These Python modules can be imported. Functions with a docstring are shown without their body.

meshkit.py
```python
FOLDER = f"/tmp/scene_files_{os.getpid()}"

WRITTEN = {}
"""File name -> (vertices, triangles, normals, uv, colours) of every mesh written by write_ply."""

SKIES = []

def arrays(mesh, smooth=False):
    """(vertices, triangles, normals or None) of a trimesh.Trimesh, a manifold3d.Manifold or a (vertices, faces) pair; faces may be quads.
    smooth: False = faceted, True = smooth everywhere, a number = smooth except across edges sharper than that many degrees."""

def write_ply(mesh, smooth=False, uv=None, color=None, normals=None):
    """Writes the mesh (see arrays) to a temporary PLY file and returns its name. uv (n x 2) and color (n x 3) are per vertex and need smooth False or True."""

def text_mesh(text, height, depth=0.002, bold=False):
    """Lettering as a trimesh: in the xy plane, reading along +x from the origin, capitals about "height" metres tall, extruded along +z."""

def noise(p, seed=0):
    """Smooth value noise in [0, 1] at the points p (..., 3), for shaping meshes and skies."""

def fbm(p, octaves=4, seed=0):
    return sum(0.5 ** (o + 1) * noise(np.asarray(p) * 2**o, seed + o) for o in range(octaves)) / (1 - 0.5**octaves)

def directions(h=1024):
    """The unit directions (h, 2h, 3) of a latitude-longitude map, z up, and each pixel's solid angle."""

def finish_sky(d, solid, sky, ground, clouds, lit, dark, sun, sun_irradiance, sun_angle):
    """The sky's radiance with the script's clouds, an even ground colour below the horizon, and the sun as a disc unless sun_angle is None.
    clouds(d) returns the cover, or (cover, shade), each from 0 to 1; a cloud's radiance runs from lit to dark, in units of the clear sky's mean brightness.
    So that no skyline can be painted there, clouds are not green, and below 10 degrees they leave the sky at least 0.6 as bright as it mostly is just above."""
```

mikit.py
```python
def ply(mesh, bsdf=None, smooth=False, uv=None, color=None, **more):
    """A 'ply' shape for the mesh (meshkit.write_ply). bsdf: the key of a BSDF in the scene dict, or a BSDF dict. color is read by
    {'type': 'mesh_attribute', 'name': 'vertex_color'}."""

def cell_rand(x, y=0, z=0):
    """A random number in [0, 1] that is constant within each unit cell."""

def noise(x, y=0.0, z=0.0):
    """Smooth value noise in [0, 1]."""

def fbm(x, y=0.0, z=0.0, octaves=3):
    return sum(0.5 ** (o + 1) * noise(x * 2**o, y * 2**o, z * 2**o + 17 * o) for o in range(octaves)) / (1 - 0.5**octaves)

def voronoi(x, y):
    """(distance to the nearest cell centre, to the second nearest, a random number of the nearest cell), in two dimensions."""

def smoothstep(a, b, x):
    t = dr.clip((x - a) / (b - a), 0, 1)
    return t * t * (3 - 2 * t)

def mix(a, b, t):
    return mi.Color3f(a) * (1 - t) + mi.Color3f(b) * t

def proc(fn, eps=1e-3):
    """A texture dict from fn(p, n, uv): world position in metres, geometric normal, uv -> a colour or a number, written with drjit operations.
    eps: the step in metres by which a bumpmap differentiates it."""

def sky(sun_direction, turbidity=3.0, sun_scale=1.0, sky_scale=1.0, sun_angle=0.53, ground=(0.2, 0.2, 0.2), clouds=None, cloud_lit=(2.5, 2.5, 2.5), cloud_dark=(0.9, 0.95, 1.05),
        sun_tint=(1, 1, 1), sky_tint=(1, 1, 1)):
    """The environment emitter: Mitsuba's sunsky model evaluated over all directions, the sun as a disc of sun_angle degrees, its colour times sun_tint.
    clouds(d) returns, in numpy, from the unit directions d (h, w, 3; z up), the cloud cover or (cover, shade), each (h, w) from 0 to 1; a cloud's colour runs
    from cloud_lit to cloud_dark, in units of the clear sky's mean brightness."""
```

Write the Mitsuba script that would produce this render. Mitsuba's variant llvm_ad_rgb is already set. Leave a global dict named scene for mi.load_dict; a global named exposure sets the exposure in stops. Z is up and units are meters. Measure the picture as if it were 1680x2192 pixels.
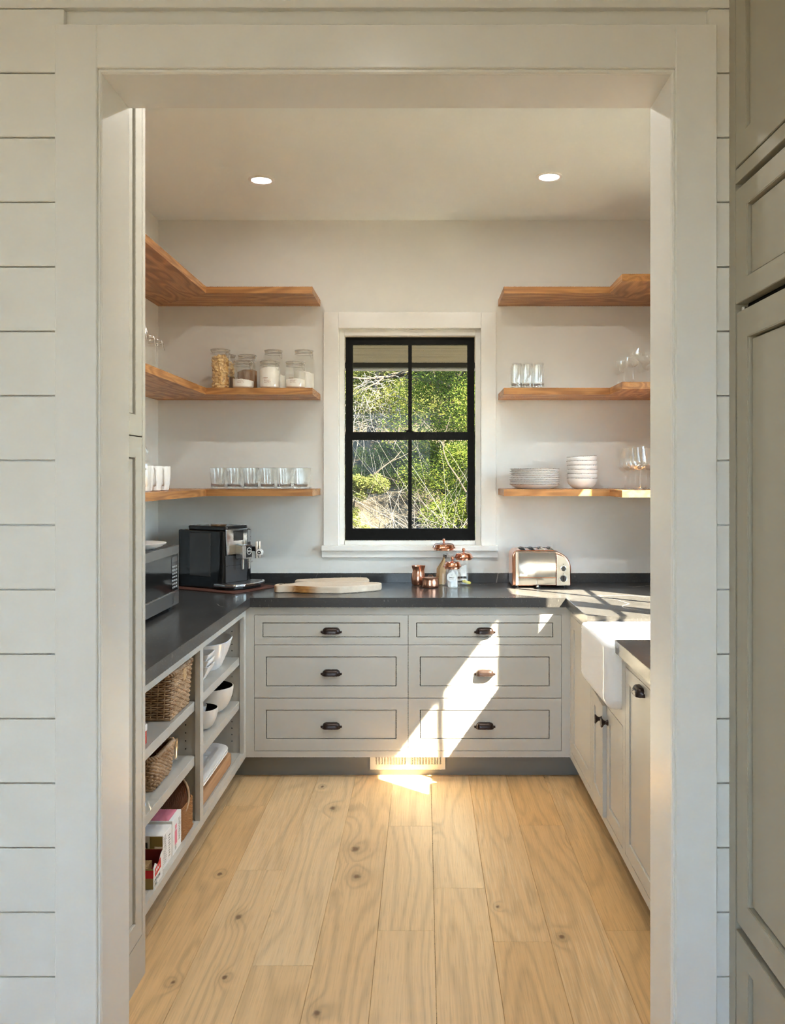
import math, random
import numpy as np
import trimesh
import drjit as dr
import mitsuba as mi
import mikit, meshkit
from shapely.geometry import Polygon, box as sbox
from mitsuba import ScalarTransform4f as T

scene, labels = {}, {}
PI = math.pi

# ---------------------------------------------------------------- camera, sky, sun, exposure
FPX = 1898.0                                  # focal length in pixels of the 1680 x 2192 frame
CAMZ = 1.518
scene['camera'] = {'type': 'perspective', 'fov': 2 * math.degrees(math.atan(840 / FPX)), 'fov_axis': 'x', 'near_clip': 0.02, 'far_clip': 500.0,
                   'principal_point_offset_x': -(907 - 840) / 1680, 'principal_point_offset_y': -(1020 - 1096) / 2192,
                   'to_world': T().look_at(origin=[0, 0, CAMZ], target=[0, 1, CAMZ], up=[0, 0, 1])}
SUN = (1.0, -0.887, 1.36)
scene['sky'] = mikit.sky(SUN, turbidity=3.0, sun_scale=2.3, sky_scale=1.8, ground=(0.28, 0.25, 0.2), sky_tint=(0.97, 0.965, 0.925), sun_tint=(0.97, 1.0, 1.03))
exposure = 5.2
LAMP = 10.0

# ---------------------------------------------------------------- helpers
used = set()


def numbered(base):
    k, i = base, 0
    while k in used:
        i += 1
        k = f'{base}_{i:03d}'
    used.add(k)
    return k


def note(k, label=None, cat=None, group=None, kind=None):
    d = {a: b for a, b in (('label', label), ('category', cat), ('group', group), ('kind', kind)) if b}
    if d:
        labels[k] = d


def thing(name, label=None, cat=None, group=None, kind=None):
    k = numbered(name)
    note(k, label, cat, group, kind)
    return k


def put(k, mesh, mat, smooth=False, uv=None, color=None, tw=None):
    if isinstance(uv, tuple):
        uv = np.tile(np.array(uv, float), (len(mesh.vertices), 1))
    d = mikit.ply(mesh, mat, smooth=smooth, uv=uv, color=color)
    if tw is not None:
        d['to_world'] = tw
    scene[k] = d
    return k


def part(parent, name, mesh, mat, smooth=False, label=None, uv=None, color=None, kind=None, tw=None):
    k = numbered(f'{parent}__{name}')
    note(k, label, kind=kind)
    return put(k, mesh, mat, smooth, uv, color, tw)


def solo(name, mesh, mat, label=None, cat=None, group=None, kind=None, smooth=False, uv=None, color=None):
    return put(thing(name, label, cat, group, kind), mesh, mat, smooth, uv, color)


def M(v, f):
    return trimesh.Trimesh(np.asarray(v, float), np.asarray(f, int), process=False)


def join(*ms):
    ms = [m for x in ms for m in (x if isinstance(x, (list, tuple)) else [x])]
    return trimesh.util.concatenate(ms)


def _unit_chamfer():
    pts = []
    for sx in (-1, 1):
        for sy in (-1, 1):
            for sz in (-1, 1):
                pts += [(sx * 2, sy, sz), (sx, sy * 2, sz), (sx, sy, sz * 2)]
    pts = np.array(pts, float)
    h = trimesh.convex.convex_hull(pts)
    idx = [int(np.argmin(np.abs(pts - v).sum(1))) for v in h.vertices]
    return pts, np.array(idx)[h.faces]


CH_P, CH_F = _unit_chamfer()
CH_S, CH_OUT = np.sign(CH_P), (np.abs(CH_P) > 1.5).astype(float)


def bx(x0, x1, y0, y1, z0, z1, c=0.0):
    lo, hi = np.minimum((x0, y0, z0), (x1, y1, z1)), np.maximum((x0, y0, z0), (x1, y1, z1))
    ctr, h = (lo + hi) / 2, (hi - lo) / 2
    if c <= 0:
        m = trimesh.creation.box(extents=2 * h)
        m.apply_translation(ctr)
        return M(m.vertices, m.faces)
    c = min(c, h.min() * 0.9)
    return M(ctr + CH_S * (h - c + CH_OUT * c), CH_F)


def rrect(w, h, r, n=8, cx=0.0, cy=0.0):
    return sbox(cx - w / 2 + r, cy - h / 2 + r, cx + w / 2 - r, cy + h / 2 - r).buffer(r, quad_segs=n)


def prism(poly, z0, z1):
    m = trimesh.creation.extrude_polygon(poly, z1 - z0, engine='earcut')
    m.apply_translation((0, 0, z0))
    return M(m.vertices, m.faces)


def loft(poly, lay, n=96):
    """A skin through insets of an outline at heights: lay = [(inset, z), ...], capped at both ends."""
    rings = []
    for ins, z in lay:
        p = poly.buffer(-ins, join_style=1) if abs(ins) > 1e-9 else poly
        ext = p.exterior
        s = [ext.interpolate(t / n, normalized=True) for t in range(n)]
        q = np.array([(a.x, a.y) for a in s])
        if not ext.is_ccw:
            q = q[::-1]
        if rings:
            d = [np.abs(np.roll(q, -k, 0) - rings[-1][:, :2]).sum() for k in range(n)]
            q = np.roll(q, -int(np.argmin(d)), 0)
        rings.append(np.c_[q, np.full(n, z)])
    v = np.vstack(rings + [[rings[0].mean(0)], [rings[-1].mean(0)]])
    f, L = [], len(rings)
    for r in range(L - 1):
        for i in range(n):
            a, b = r * n + i, r * n + (i + 1) % n
            f += [(a, b, b + n), (a, b + n, a + n)]
    for i in range(n):
        f += [((i + 1) % n, i, L * n), ((L - 1) * n + i, (L - 1) * n + (i + 1) % n, L * n + 1)]
    return M(v, f)


def soft_prism(poly, z0, z1, c, steps=3):
    """An extruded outline with rounded upper and lower edges."""
    lay = [(c * (1 - math.sin(PI / 2 * i / steps)), z0 + c * (1 - math.cos(PI / 2 * i / steps))) for i in range(steps + 1)]
    return loft(poly, lay + [(i, z1 - (z - z0)) for i, z in reversed(lay)])


def lathe(prof, n=40, close=False):
    p = np.array(prof, float)
    k = len(p)
    a = np.arange(n) * 2 * PI / n
    v = np.stack([np.outer(np.cos(a), p[:, 0]), np.outer(np.sin(a), p[:, 0]), np.tile(p[:, 1], (n, 1))], -1).reshape(-1, 3)
    f = []
    for i in range(n):
        j = (i + 1) % n
        for s in range(k if close else k - 1):
            t = (s + 1) % k
            q = (i * k + s, j * k + s, j * k + t, i * k + t)
            if p[s, 0] > 1e-9:
                f.append((q[0], q[1], q[2]))
            if p[t, 0] > 1e-9:
                f.append((q[0], q[2], q[3]))
    return M(v, f)


def arc(cx, cz, r, a0, a1, n=6):
    return [(cx + r * math.cos(math.radians(a0 + (a1 - a0) * i / n)), cz + r * math.sin(math.radians(a0 + (a1 - a0) * i / n))) for i in range(n + 1)]


def tube(pts, r, n=6, closed=False):
    p = np.array(pts, float)
    k = len(p)
    t = (np.roll(p, -1, 0) - np.roll(p, 1, 0)) if closed else np.gradient(p, axis=0)
    t /= np.linalg.norm(t, axis=1, keepdims=True) + 1e-12
    r = np.broadcast_to(np.asarray(r, float), (k,))
    up = np.array((0.0, 0.0, 1.0)) if abs(t[0, 2]) < 0.9 else np.array((1.0, 0.0, 0.0))
    u = np.cross(t[0], up)
    us = []
    for i in range(k):
        u = u - t[i] * np.dot(u, t[i])
        u = u / (np.linalg.norm(u) + 1e-12)
        us.append(u)
    us = np.array(us)
    w = np.cross(t, us)
    a = np.arange(n) * 2 * PI / n
    v = p[:, None] + r[:, None, None] * (np.cos(a)[None, :, None] * us[:, None] + np.sin(a)[None, :, None] * w[:, None])
    v = v.reshape(-1, 3)
    f = []
    for i in range(k if closed else k - 1):
        i2 = (i + 1) % k
        for j in range(n):
            j2 = (j + 1) % n
            f += [(i * n + j, i * n + j2, i2 * n + j2), (i * n + j, i2 * n + j2, i2 * n + j)]
    if not closed:
        for e, o in ((0, 1), (k - 1, 0)):
            for j in range(1, n - 1):
                tri = (e * n, e * n + j, e * n + j + 1)
                f.append(tri[::-1] if o else tri)
    return M(v, f)


def frame(o, u, v, n):
    m = np.eye(4)
    m[:3, 0], m[:3, 1], m[:3, 2], m[:3, 3] = u, v, n, o
    return m


def moved(mesh, m):
    w = np.asarray(mesh.vertices) @ m[:3, :3].T + m[:3, 3]
    return M(w, mesh.faces)


def at(mesh, x=0, y=0, z=0, rz=0.0):
    c, s = math.cos(rz), math.sin(rz)
    return moved(mesh, np.array([[c, -s, 0, x], [s, c, 0, y], [0, 0, 1, z], [0, 0, 0, 1.0]]))


def rotm(axis, deg, o=(0, 0, 0)):
    return trimesh.transformations.rotation_matrix(math.radians(deg), axis, o)


def TW(x, y, z, rz=0.0, s=1.0):
    return T().translate([x, y, z]).rotate([0, 0, 1], math.degrees(rz)).scale(s)


class Proto:
    """One kind of thing, built once around its own origin and stamped as often as the photograph shows it."""

    def __init__(self):
        self.parts = []

    def add(self, name, mesh, mat, smooth=False, label=None, kind=None, uv=None, color=None):
        if isinstance(uv, tuple):
            uv = np.tile(np.array(uv, float), (len(mesh.vertices), 1))
        self.parts.append((name, mikit.ply(mesh, mat, smooth=smooth, uv=uv, color=color), label, kind))
        return self

    def stamp(self, name, tw, label, cat, group=None):
        root = thing(name, label, cat, group)
        single = len(self.parts) == 1 and self.parts[0][0] is None
        for nm, d, lab, kind in self.parts:
            k = root if single else numbered(f'{root}__{nm}')
            if not single:
                note(k, lab, kind=kind)
            scene[k] = {**d, 'to_world': tw}
        return root


# ---------------------------------------------------------------- materials
def rgb(c):
    return {'type': 'rgb', 'value': [float(x) for x in c]}


def pri(c, rough=0.5, spec=0.5, metal=0.0, **kw):
    return {'type': 'twosided', 'bsdf': {'type': 'principled', 'base_color': c if isinstance(c, dict) else rgb(c), 'roughness': rough, 'specular': spec, 'metallic': metal, **kw}}


def mat(name, d):
    scene[name] = d
    used.add(name)
    return name


mat('mat_trim', pri((0.76, 0.745, 0.705), 0.22, 0.5))
mat('mat_jamb', pri((0.72, 0.71, 0.68), 0.30, 0.25))
mat('mat_shiplap', pri((0.74, 0.725, 0.68), 0.4, 0.4))
mat('mat_wall', pri((0.735, 0.725, 0.685), 0.65, 0.3))
mat('mat_ceiling', pri((0.77, 0.805, 0.785), 0.8, 0.2))
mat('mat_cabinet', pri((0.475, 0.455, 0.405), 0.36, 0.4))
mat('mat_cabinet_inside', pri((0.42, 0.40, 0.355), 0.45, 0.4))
mat('mat_cabinet_shaded', pri((0.36, 0.335, 0.262), 0.38, 0.35))  # cabinet paint darkened to stand in for shade on the refrigerator panels
mat('mat_bronze', pri((0.035, 0.022, 0.018), 0.28, 0.6, 0.6))
mat('mat_black', pri((0.004, 0.004, 0.0035), 0.5, 0.12))
mat('mat_void', pri((0.012, 0.011, 0.010), 0.9, 0.1))
mat('mat_pane', {'type': 'thindielectric', 'int_ior': 1.5, 'specular_transmittance': rgb((0.92, 0.95, 0.92)), 'specular_reflectance': rgb((0.2, 0.2, 0.2))})
mat('mat_dimmed_pane', {'type': 'thindielectric', 'int_ior': 1.5, 'specular_transmittance': rgb((0.80, 0.82, 0.80)), 'specular_reflectance': rgb((0.05, 0.05, 0.05))})  # no screen in it; transmission and reflection cut to tame the bright outdoors
mat('mat_lamp', {'type': 'twosided', 'bsdf': {'type': 'diffuse', 'reflectance': rgb((0.8, 0.8, 0.8))}})
mat('mat_fireclay', pri((0.80, 0.785, 0.76), 0.08, 0.5, clearcoat=1.0, clearcoat_gloss=0.95))
mat('mat_soil', pri((0.30, 0.24, 0.17), 0.95, 0.1))


def floor_colour(p, n, uv):
    seed, tone = uv.x, uv.y
    x, y = p.x + seed * 7.31, p.y + seed * 3.77
    kx, ky = x * 4.4, y * 2.6
    d1, d2, which = mikit.voronoi(kx, ky)
    knot = which > 0.70
    rad = 0.03 + 0.10 * dr.square(mikit.cell_rand(which * 977.0, 3))
    dd = d1 + 0.05 * (mikit.fbm(x * 60, y * 60, 2.0, 2) - 0.5)
    near = dr.select(knot, dr.exp(-dr.square(d1 / (rad * 2.6))), 0.0)
    core = dr.select(knot, 1 - mikit.smoothstep(rad * 0.15, rad, dd), 0.0)
    warp = mikit.fbm(x * 5.0, y * 0.7, seed, 3)
    ph = (warp * 9.0 + near * 1.6 + x * 9.0) * 3.4
    ring = dr.power(0.5 + 0.5 * dr.cos(ph * 2.0), 3.0)
    fine = mikit.noise(x * 260, y * 7.0, seed)
    pore = mikit.smoothstep(0.55, 0.95, mikit.noise(x * 420, y * 16.0, 5.0))
    broad = mikit.fbm(x * 3.0, y * 0.8, seed + 5.0, 2)
    c = mikit.mix((0.56, 0.300, 0.095), (0.74, 0.535, 0.310), dr.clip(tone * 0.95 + broad * 0.5 - 0.2, 0, 1))
    c = c * (1.0 - 0.13 * ring) * (0.92 + 0.15 * fine) * (1.0 - 0.09 * pore) * (1.0 - 0.18 * near)
    c = mikit.mix(c, (0.78, 0.62, 0.42), 0.26 * mikit.smoothstep(0.5, 0.9, mikit.noise(x * 330, y * 11.0, seed + 3.0)) * mikit.smoothstep(0.4, 0.7, broad))
    return mikit.mix(c, (0.17, 0.085, 0.038), core * 0.85)


mat('mat_oak_floor', pri(mikit.proc(floor_colour), 0.42, 0.35))


def shelf_colour(p, n, uv):
    along = dr.select(uv.x > 0.5, p.y, p.x)
    across = dr.select(uv.x > 0.5, p.x, p.y)
    s = uv.y * 13.7
    w = mikit.fbm(along * 1.6 + s, across * 8.0, p.z * 12.0 + s, 3)
    ring = 0.5 + 0.5 * dr.sin((w * 7.0 + across * 6.0) * 7.0)
    fine = mikit.noise(along * 9.0, across * 240.0, p.z * 240.0)
    patch = mikit.fbm(along * 2.2 + s, across * 2.0, 3.0 + s, 2)
    c = mikit.mix((0.235, 0.088, 0.028), (0.50, 0.245, 0.085), dr.clip(ring * 0.45 + patch * 0.7 - 0.1, 0, 1))
    return c * (0.86 + 0.26 * fine)


mat('mat_shelf_wood', pri(mikit.proc(shelf_colour), 0.35, 0.4))


def stone_colour(p, n, uv):
    q = mikit.fbm(p.x * 2.2, p.y * 2.2, p.z * 2.2, 3)
    line = dr.abs(mikit.fbm(p.x * 1.6 + q * 0.8 + 4.0, p.y * 1.6 + q * 0.7, p.z * 1.6 + 9.0, 2) - 0.5)
    vein = (1 - mikit.smoothstep(0.0, 0.0035, line)) * mikit.smoothstep(0.55, 0.72, mikit.noise(p.x * 4.1, p.y * 4.1, p.z * 4.1 + 2.0))
    a = p.x * 0.8 + p.y * 0.6
    b = p.y * 0.8 - p.x * 0.6
    scr = mikit.smoothstep(0.80, 0.97, mikit.noise(a * 14.0, b * 420.0, p.z * 40.0)) * mikit.smoothstep(0.45, 0.75, mikit.noise(p.x * 5.0, p.y * 5.0, 7.0))
    spk = mikit.smoothstep(0.62, 0.95, mikit.noise(p.x * 170.0, p.y * 170.0, p.z * 170.0))
    base = mikit.mix((0.020, 0.020, 0.020), (0.050, 0.049, 0.048), q)
    return mikit.mix(base, (0.30, 0.28, 0.25), dr.clip(vein * 0.75 + scr * 0.34 + spk * 0.06, 0, 1))


mat('mat_toe_stone_lit', pri((0.20, 0.192, 0.158), 0.3, 0.5))  # worktop stone in a lighter colour, standing in for floor bounce light
mat('mat_stone', pri(mikit.proc(stone_colour), 0.20, 0.5))
# ---------------------------------------------------------------- the pantry shell
YB, XL, XR, ZC = 5.06, -1.5156, 1.36, 2.98         # back wall, left wall, right wall, ceiling
WT = 0.19
DX0, DX1, DZ = -0.704, 0.541, 2.398                # clear door opening
YN, YF = 1.95, 2.12                                # board face and pantry face of the partition
KX0, KX1, KY0 = -3.3, 1.42, -3.3                   # kitchen in front of the pantry

FLOOR = thing('floor', 'wide plank oak floor of the pantry and kitchen', None, kind='structure')
put(FLOOR, bx(KX0 - 0.15, 1.55, KY0 - 0.1, 5.2, -0.10, -0.012), 'mat_void')
JOINTS = {0: [2.964, 3.85], 1: [3.27], 2: [2.893], 3: [3.86], 4: [2.964], -1: [], -2: [2.752], -3: [3.42], -4: [4.086], -5: [2.94], -6: [3.587]}
rng = random.Random(11)
TONE = {0: 0.95, 1: 0.72, 2: 0.42, 3: 0.38, 4: 0.30, -1: 0.85, -2: 0.75, -3: 0.72, -4: 0.55, -5: 0.70, -6: 0.35}


def plank(c, y0, y1, tone, seed):
    x0 = 0.036 + 0.19 * (c - 1)
    x0, x1 = max(x0, KX0), min(x0 + 0.19, 1.5)
    if x1 - x0 > 0.01:
        part(FLOOR, 'plank', bx(x0 + 0.0004, x1 - 0.0004, y0 + 0.0004, y1 - 0.0004, -0.014, 0.0, 0.0012), 'mat_oak_floor', uv=(seed, tone))


for c in range(-17, 9):
    cuts = JOINTS.get(c)
    if cuts is None:
        cuts = [rng.uniform(2.2, 4.6)] if -9 <= c <= 8 else []
    lo = min(cuts) if cuts else 2.3 + rng.uniform(0, 1)
    back = []
    y = lo - rng.uniform(1.2, 2.2) if cuts else rng.uniform(0.6, 1.8)
    while y > KY0 + 0.4:
        back.append(y)
        y -= rng.uniform(1.3, 2.2)
    end = 5.1 if -9 <= c <= 8 else 1.95
    ys = [KY0] + sorted(back) + [q for q in sorted(cuts) if q < end - 0.1] + [end]
    for i in range(len(ys) - 1):
        plank(c, ys[i], ys[i + 1], min(1, max(0, TONE.get(c, 0.6) + rng.uniform(-0.12, 0.12))), round(rng.uniform(0, 40), 2))

solo('ceiling', bx(KX0 - 0.15, 1.6, KY0 - 0.1, 5.25, ZC, ZC + 0.1), 'mat_ceiling', 'cream painted ceiling with two recessed lights', kind='structure')


def wall_xz(name, x0, x1, z0, z1, y0, y1, holes, m, label):
    p = sbox(x0, z0, x1, z1)
    for h in holes:
        p = p.difference(sbox(*h))
    me = moved(prism(p, 0, y1 - y0), frame((0, y1, 0), (1, 0, 0), (0, 0, 1), (0, -1, 0)))
    return solo(name, me, m, label, kind='structure')


def wall_yz(name, y0, y1, z0, z1, x0, x1, holes, m, label):
    p = sbox(y0, z0, y1, z1)
    for h in holes:
        p = p.difference(sbox(*h))
    me = moved(prism(p, 0, x1 - x0), frame((x0, 0, 0), (0, 1, 0), (0, 0, 1), (1, 0, 0)))
    return solo(name, me, m, label, kind='structure')


# back window: centre x -0.08; side windows: centres y 4.032 and 3.312
BW = dict(half=0.406, z0=1.126, z1=2.362)
RW = dict(z0=1.00, z1=2.270)
RYS = ((3.9835, 0.2785), (3.272, 0.263))
wall_xz('wall_back', XL, XR, 0, ZC, YB, YB + WT, [(-0.08 - BW['half'], BW['z0'], -0.08 + BW['half'], BW['z1'])], 'mat_wall', 'greige painted back wall around the black window')
wall_yz('wall_left', YF, YB + WT, 0, ZC, XL - 0.15, XL, [], 'mat_wall', 'greige painted left wall behind the open shelves')
wall_yz('wall_right', YF, YB + WT, 0, ZC, XR, XR + 0.08, [(y - g - 0.043, RW['z0'], y + g + 0.043, RW['z1']) for y, g in RYS], 'mat_wall', 'greige painted right wall above the sink')
WF = wall_xz('wall_front', KX0, 1.55, 0, ZC, YN + 0.016, YF, [(DX0 - 0.016, -0.1, DX1 + 0.016, DZ + 0.016)], 'mat_wall', 'partition wall clad in white shiplap around the doorway')

# shiplap boards, each its own piece
CX0, CX1, CZ1 = -0.8033, 0.6386, 2.503
pitch = 138.25 * YN / FPX
zj = CAMZ - (1124 - 1020) * YN / FPX
zj -= pitch * math.ceil(zj / pitch)
while zj < ZC:
    z0, z1 = max(zj + 0.0016, 0.0), min(zj + pitch - 0.0016, ZC)
    if z1 - z0 > 0.02:
        runs = [(KX0, KX1)] if z0 > CZ1 - 0.005 else [(KX0, CX0 + 0.012), (CX1 - 0.012, KX1)]
        for a, b in runs:
            part(WF, 'board', bx(a, b, YN, YN + 0.016, z0, z1, 0.0012), 'mat_shiplap')
    zj += pitch

# doorway casing and jamb
DT = thing('trim_1', 'white painted casing and deep jamb of the doorway', kind='structure')
ci0, ci1, ciz = -0.7118, 0.549, 2.408
for a, b in ((CX0, ci0), (ci1, CX1)):
    part(DT, 'side_casing', bx(a, b, 1.93, YN + 0.002, 0, ciz if False else CZ1, 0.0018), 'mat_trim')
part(DT, 'head_casing', bx(ci0 - 0.0002, ci1 + 0.0002, 1.93, YN + 0.002, ciz, CZ1, 0.0018), 'mat_trim')
bead = [(0, 0), (0.0085, 0), (0.0085, 0.006), (0.0065, 0.011), (0, 0.011)]
part(DT, 'bead', join(bx(ci0 - 0.001, DX0 - 0.0005, 1.936, 1.96, 0, ciz, 0.003), bx(DX1 + 0.0005, ci1 + 0.001, 1.936, 1.96, 0, ciz, 0.003),
                      bx(ci0, ci1, 1.936, 1.96, DZ + 0.0005, ciz + 0.001, 0.003)), 'mat_trim')
part(DT, 'side_jamb', bx(DX0 - 0.016, DX0, 1.942, YF, 0, DZ + 0.016, 0.0015), 'mat_jamb')
part(DT, 'side_jamb', bx(DX1, DX1 + 0.016, 1.942, YF, 0, DZ + 0.016, 0.0015), 'mat_jamb')
part(DT, 'head_jamb', bx(DX0 - 0.016, DX1 + 0.016, 1.942, YF, DZ, DZ + 0.016, 0.0015), 'mat_jamb')

# ---------------------------------------------------------------- the kitchen shell on the near side
wall_yz('wall_kitchen_left', KY0, YN, 0, ZC, KX0 - 0.15, KX0, [], 'mat_wall', 'kitchen wall left of the doorway')
wall_yz('wall_kitchen_right', KY0, YN + 0.1, 0, ZC, KX1, KX1 + 0.15, [], 'mat_wall', 'kitchen wall behind the tall cabinets')
wall_xz('wall_kitchen_rear', KX0 - 0.15, KX1 + 0.15, 0, ZC, KY0 - 0.15, KY0, [(-1.95, 0.72, 0.1, 2.5)], 'mat_wall', 'kitchen wall opposite the pantry')


solo('added_sun_shade', bx(KX0 - 0.6, KX1 + 2.5, KY0 - 1.55, KY0 - 0.151, 2.80, 2.95), 'mat_trim', 'added unseen white overhang behind the kitchen, blocking sun from its opening', kind='structure')  # added out of view to keep direct sun out of the kitchen


# ---------------------------------------------------------------- windows
def window(name, o, u, n, half, z0, z1, glass, rail, gz, casing, label, stool=True):
    """Double-hung window in a wall hole. o: the hole's foot on the wall face, u: across, n: into the room. glass: half width of the glass,
    rail: the meeting rail's lower and upper edge, gz: lowest and highest glass; casing: widths left, right, top."""
    w = thing(name, label, kind='structure')
    F = frame(o, u, (0, 0, 1), n)
    B = lambda a, b, c, d, e, g, r=0.0015: moved(bx(a, b, c, d, e, g, r), F)
    wl, wr, wt = casing
    part(w, 'side_casing', B(-half - wl, -half, z0, z1 + wt, 0, 0.02), 'mat_trim')
    part(w, 'side_casing', B(half, half + wr, z0, z1 + wt, 0, 0.02), 'mat_trim')
    part(w, 'head_casing', B(-half + 0.0003, half - 0.0003, z1, z1 + wt, 0, 0.02), 'mat_trim')
    jt = 0.012
    part(w, 'jamb', join(B(-half - jt, -half + jt * 0.0, z0, z1, -WT, 0.0), B(half, half + jt, z0, z1, -WT, 0), B(-half, half, z1, z1 + jt, -WT, 0), B(-half, half, z0 - jt, z0, -WT, 0)), 'mat_trim')
    so = glass + 0.041
    part(w, 'stop', join(B(-half, -so - 0.002, z0, z1, -0.075, -0.035), B(so + 0.002, half, z0, z1, -0.075, -0.035), B(-so - 0.002, so + 0.002, gz[1] + 0.043, z1, -0.075, -0.035), B(-so, so, z0, gz[0] - 0.067, -0.075, -0.03)), 'mat_trim')
    if stool:
        part(w, 'stool', B(-half - wl - 0.011, half + wr + 0.011, z0 - 0.030, z0, -0.03, 0.05, 0.003), 'mat_trim')
        part(w, 'apron', B(-half - wl - 0.010, half + wr + 0.010, z0 - 0.069, z0 - 0.030, 0, 0.022), 'mat_trim')
    for nm, a, b, ga, gb, nf in (('lower_sash', gz[0] - 0.067, rail[1], gz[0], rail[0], -0.06), ('upper_sash', rail[0] + 0.004, gz[1] + 0.043, rail[1], gz[1], -0.092)):
        hole = sbox(-so, a, so, b).difference(sbox(-glass, ga, -0.0105, gb)).difference(sbox(0.0105, ga, glass, gb))
        s = part(w, nm, moved(prism(hole, nf - 0.030, nf), F), 'mat_black')
        for q0, q1 in ((-glass, -0.0105), (0.0105, glass)):
            k = numbered(f'{s}__pane')
            put(k, moved(M([(q0, ga, nf - 0.015), (q1, ga, nf - 0.015), (q1, gb, nf - 0.015), (q0, gb, nf - 0.015)], [(0, 1, 2), (0, 2, 3)]), F), 'mat_dimmed_pane')
    part(w, 'sash_lock', join(B(-0.022, 0.022, rail[1], rail[1] + 0.006, -0.085, -0.064, 0.002), B(-0.030, 0.006, rail[1] + 0.006, rail[1] + 0.012, -0.080, -0.070, 0.002)), 'mat_black')
    return w


window('window_1', (-0.08, YB, 0), (1, 0, 0), (0, -1, 0), BW['half'], BW['z0'], BW['z1'], 0.333, (1.729, 1.775), (1.2167, 2.284), (0.0845, 0.0845, 0.091),
       'black framed double-hung window in white casing on the back wall')


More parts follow.
